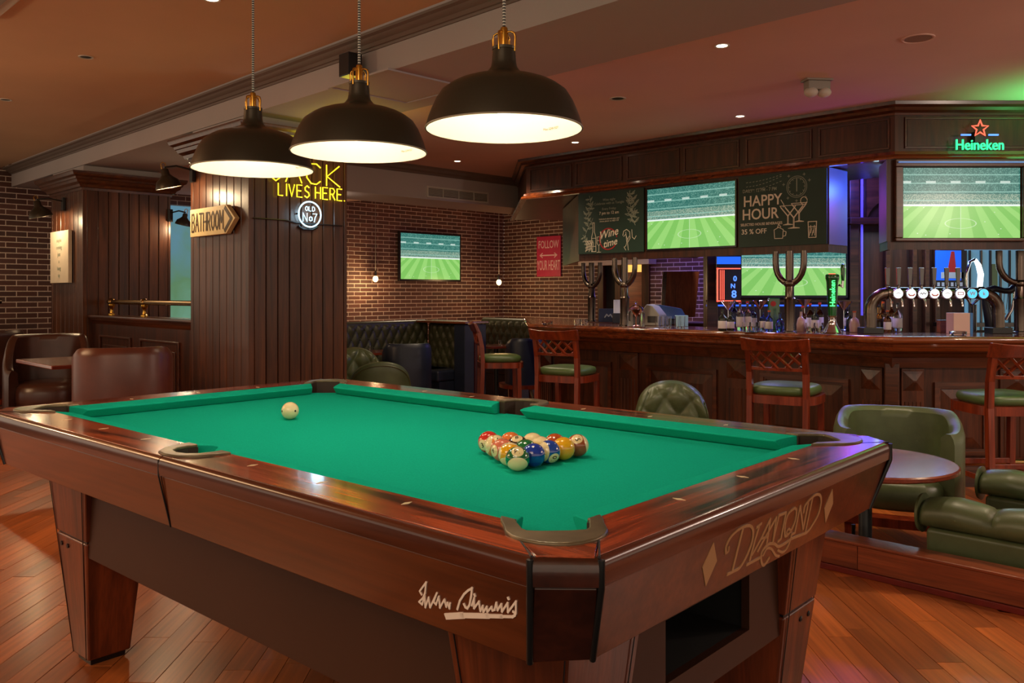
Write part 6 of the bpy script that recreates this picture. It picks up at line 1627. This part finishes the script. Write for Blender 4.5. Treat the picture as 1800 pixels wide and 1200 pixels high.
# bare bulbs
def bare_bulb(label, px, py, t_, top):
    z = GZ(py, t_); t = thing('bare_bulb', label, 'lamp', (GX(px, t_), t_, top), 0, 'bare filament bulbs in front of the brick')
    z -= top
    MB().sphere(.045, (0,0,z), 16, 12, (1,1,1.15)).build('bulb', M['bulb'], t, smooth=180)
    MB().lathe([(.02,z+.045),(.022,z+.10),(.012,z+.13),(.004,z+.14)], 12).build('socket', M['steel'], t, smooth=40)
    MB().tube([(0,0,z+.13),(0,0,0)], .005, 6).build('cord', M['grey'], t)
    light('POINT', (GX(px, t_)+.02, t_-.1, z+top-.08), 9, (1,.6,.28), .05)
bare_bulb('glowing bare bulb hanging left of the wall screen', 660, 490, 14.0, 2.98); bare_bulb('glowing bare bulb hanging at the brick corner, right of the wall screen', 877, 496, 15.2, 2.98)

# sconces
def sconce(label, base, out, z, k=1.0, lit=True):
    ang = math.atan2(out[1], out[0]); t = thing('wall_sconce', label, 'lamp', (base[0], base[1], z), ang, 'small black wall lamps')
    L = .24*k
    MB().box(-.0,.03,-.03,.03,-.07,.07).build('wall_plate', M['blackp'], t, bevel=.004)
    MB().tube([(.02,0,.03),(L*.6,0,.05),(L,0,.03)], .008, 8).build('arm', M['blackp'], t, smooth=60)
    T = Matrix.Translation((L,0,.02)) @ Matrix.Rotation(.25, 4, 'Y')
    MB(T).lathe([(.10*k,-.155*k),(.098*k,-.14*k),(.085*k,-.10*k),(.05*k,-.07*k),(.032*k,-.05*k),(.03*k,-.01),(.02*k,0)], 24, cap=False).build('shade', M['lampblk'], t, smooth=50)
    MB(T).lathe([(.097*k,-.153*k),(.09*k,-.12*k),(.05*k,-.075*k),(0,-.07*k)], 24, cap=False).build('shade_lining', M['lampwht'], t, smooth=50)
    MB(T).sphere(.028, (0,0,-.125*k), 12, 8).build('bulb', M['bulb'], t, smooth=180)
    MB(T).tube([(.018,0,0),(.018,0,.04),(0,0,.05),(-.018,0,.04),(-.018,0,0)], .004, 6).build('brass_yoke', M['brass'], t, smooth=60)
nL = Vector((-.7071,-.7071))
pq = Vector(P2)+E1*(.973*.93); sconce('small black wall lamp on the near pillar above the arrow sign', (pq.x+nL.x*-.0, pq.y, 0)[:2], (-.75,-.66), GZ(300, 6.7), 1.0)
pq = Vector(P1)+E1*(.997*.55); sconce('small black wall lamp over the cream plaque on the far pillar', (pq.x, pq.y), (-.7,-.71), GZ(357, 9.0), 1.15)
pq = Vector(P1)+E2*(.914*.98); sconce('small black wall lamp at the back edge of the far pillar', (pq.x, pq.y), (.9,-.2), GZ(378, 9.3), .85)

# ================================================================== CEILING FITTINGS
def cpos(px, py, zc): t_ = (zc-CZ)*F/(CY-py); return (GX(px, t_), t_)
ZA, ZC = 2.766, 2.62
def downlight(label, px, py, zc, r=.032, on_=True):
    x, y = cpos(px, py, zc); t = thing('downlight', label, 'lamp', (x, y, zc), 0, 'recessed ceiling downlights')
    MB().lathe([(r*1.35,0),(r*1.3,-.005),(r,-.003),(r,0)], 24, cap=False).build('trim_ring', M['white'], t, smooth=40)
    MB().lathe([(r*.95,-.002),(0,-.003)] , 20, cap=False).build('lens', M['spotl'] if on_ else M['blackp'], t)
downlight('lit downlight in the bar ceiling beside the beam', 1269, 80, ZC); downlight('lit downlight in the bar ceiling just above the canopy', 1301, 204, ZC)
downlight('lit downlight between the lamps and the air grille', 804, 283, ZC); downlight('lit downlight at the canopy corner', 1011, 250, ZC)
downlight('unlit dark downlight in the pink ceiling right of the large lamp', 1086, 173, ZC, .045, False)
downlight('unlit dark downlight in the warm ceiling near the lamp cord', 151, 100, ZA, .035, False); downlight('unlit dark downlight in the warm ceiling at the picture edge', 10, 175, ZA, .035, False)
downlight('glowing downlight at the top edge of the warm ceiling', 372, -2, ZA, .035)
x, y = cpos(1614, 67, ZC); t = thing('ceiling_speaker', 'round flush speaker grille in the pink bar ceiling', 'speaker', (x, y, ZC), 0)
MB().lathe([(.085,0),(.085,-.005),(.078,-.006),(.078,-.003),(0,-.003)], 32).build('grille', M['ceilB'], t, smooth=30); MB().lathe([(.070,-.0035),(0,-.0045)], 32, cap=False).build('mesh', plain('speaker_mesh', sr(150,120,104), .8), t)
x, y = cpos(1436, 140, ZC); t = thing('emergency_light', 'small twin headed emergency light on the pink bar ceiling', 'light fitting', (x, y, ZC), .1)
MB().box(-.09,.09,-.05,.05,-.012,0).build('base_plate', M['grey'], t, bevel=.003); MB().box(-.075,.075,-.04,.04,-.07,-.012).build('housing', M['grey'], t, bevel=.006)
for sx in (-1,1): MB().sphere(.045, (sx*.045,-.01,-.085), 16, 10, (1,1,.75)).build('lamp_head', M['white'], t, smooth=180)
x, y = cpos(872, 312, ZC); t = thing('smoke_detector', 'small round detector on the ceiling near the air grille', 'detector', (x, y, ZC), 0)
MB().lathe([(.06,0),(.06,-.02),(.045,-.05),(.02,-.055)][::-1], 20).build('body', M['white'], t, smooth=40); MB().lathe([(.061,-.012),(.061,-.018)], 20, cap=False).build('band', M['grey'], t)
# access hatch on the beam
x, y = cpos(700, 152, 2.54); t = thing('ceiling_hatch', 'flush square access hatch in the beam between two pendant lamps', 'hatch', (x, y, 2.54), -PI/4)
m = MB(); h = .30
MB().box(-h,h,-h,h,-.006,-.001).build('panel', M['beam'], t, bevel=.002)
for a_, b_, c, d in ((-h-.02,h+.02,-h-.02,-h),(-h-.02,h+.02,h,h+.02),(-h-.02,-h,-h,h),(h,h+.02,-h,h)): MB().box(a_,b_,c,d,-.012,-.001).build('trim', M['beam'], t)
# black camera block on the beam face
t = thing('projector_bracket', 'black speaker block fixed to the beam behind the middle lamp', 'speaker', (GX(637, 4.95)+.0, 0, 0), 0)
yb = 4.3/(1+GX(637,1)); t.location = (GX(637, yb)-.03, yb-.03, 0); t.rotation_euler.z = -PI/4
MB().box(-.045,.06,-.10,-.0,GZ(137,yb-.05),GZ(97,yb-.05)).build('housing', M['blackp'], t, bevel=.006); MB().box(-.065,-.047,-.06,0,GZ(134,yb-.05),GZ(100,yb-.05)).build('mount', M['steel'], t, bevel=.003)
# track bracket above near pillar
# AC unit of the warm ceiling
x, y = cpos(20, 2, ZA-.02); t = thing('ceiling_fan_coil', 'white ceiling air unit cut by the picture corner', 'air conditioner', (x-.30, y-.12, ZA), -PI/4)
MB().box(-.32,.32,-.32,.32,-.03,0).build('frame', M['white'], t, bevel=.008); MB().box(-.26,.26,-.26,.26,-.042,-.03).build('grille', M['grey'], t, bevel=.004)
# air grille in the bulkhead
xa_ = GX(750, 10.4/(1-GX(750,1))); xb_ = GX(858, 10.4/(1-GX(858,1)))
t = thing('air_grille', 'white slatted air grille high on the bulkhead above the brick', 'air grille', (xa_, xa_+10.4, 0), PI/4)
Lg = (xb_-xa_)*1.41421; z0, z1 = 2.262+.03, 2.42
MB().box(0,Lg,-.012,-.001,z0,z0+.02).box(0,Lg,-.012,-.001,z1-.02,z1).box(0,.02,-.012,-.001,z0+.02,z1-.02).box(Lg-.02,Lg,-.012,-.001,z0+.02,z1-.02).build('frame', M['white'], t, bevel=.002)
MB().box(.02,Lg-.02,-.002,-.0005,z0+.02,z1-.02).build('back', M['blackp'], t)
for i in range(8):
    z = z0+.026+i*(z1-z0-.05)/7.6
    MB().frust([(.02,-.012,z),(Lg-.02,-.012,z),(Lg-.02,-.002,z+.006),(.02,-.002,z+.006)],[(.02,-.012,z+.003),(Lg-.02,-.012,z+.003),(Lg-.02,-.002,z+.009),(.02,-.002,z+.009)]).build('slat', M['white'], t)
for i in range(1,4): MB().box(Lg*i/4-.003,Lg*i/4+.003,-.013,-.003,z0+.02,z1-.02).build('mullion', M['white'], t)
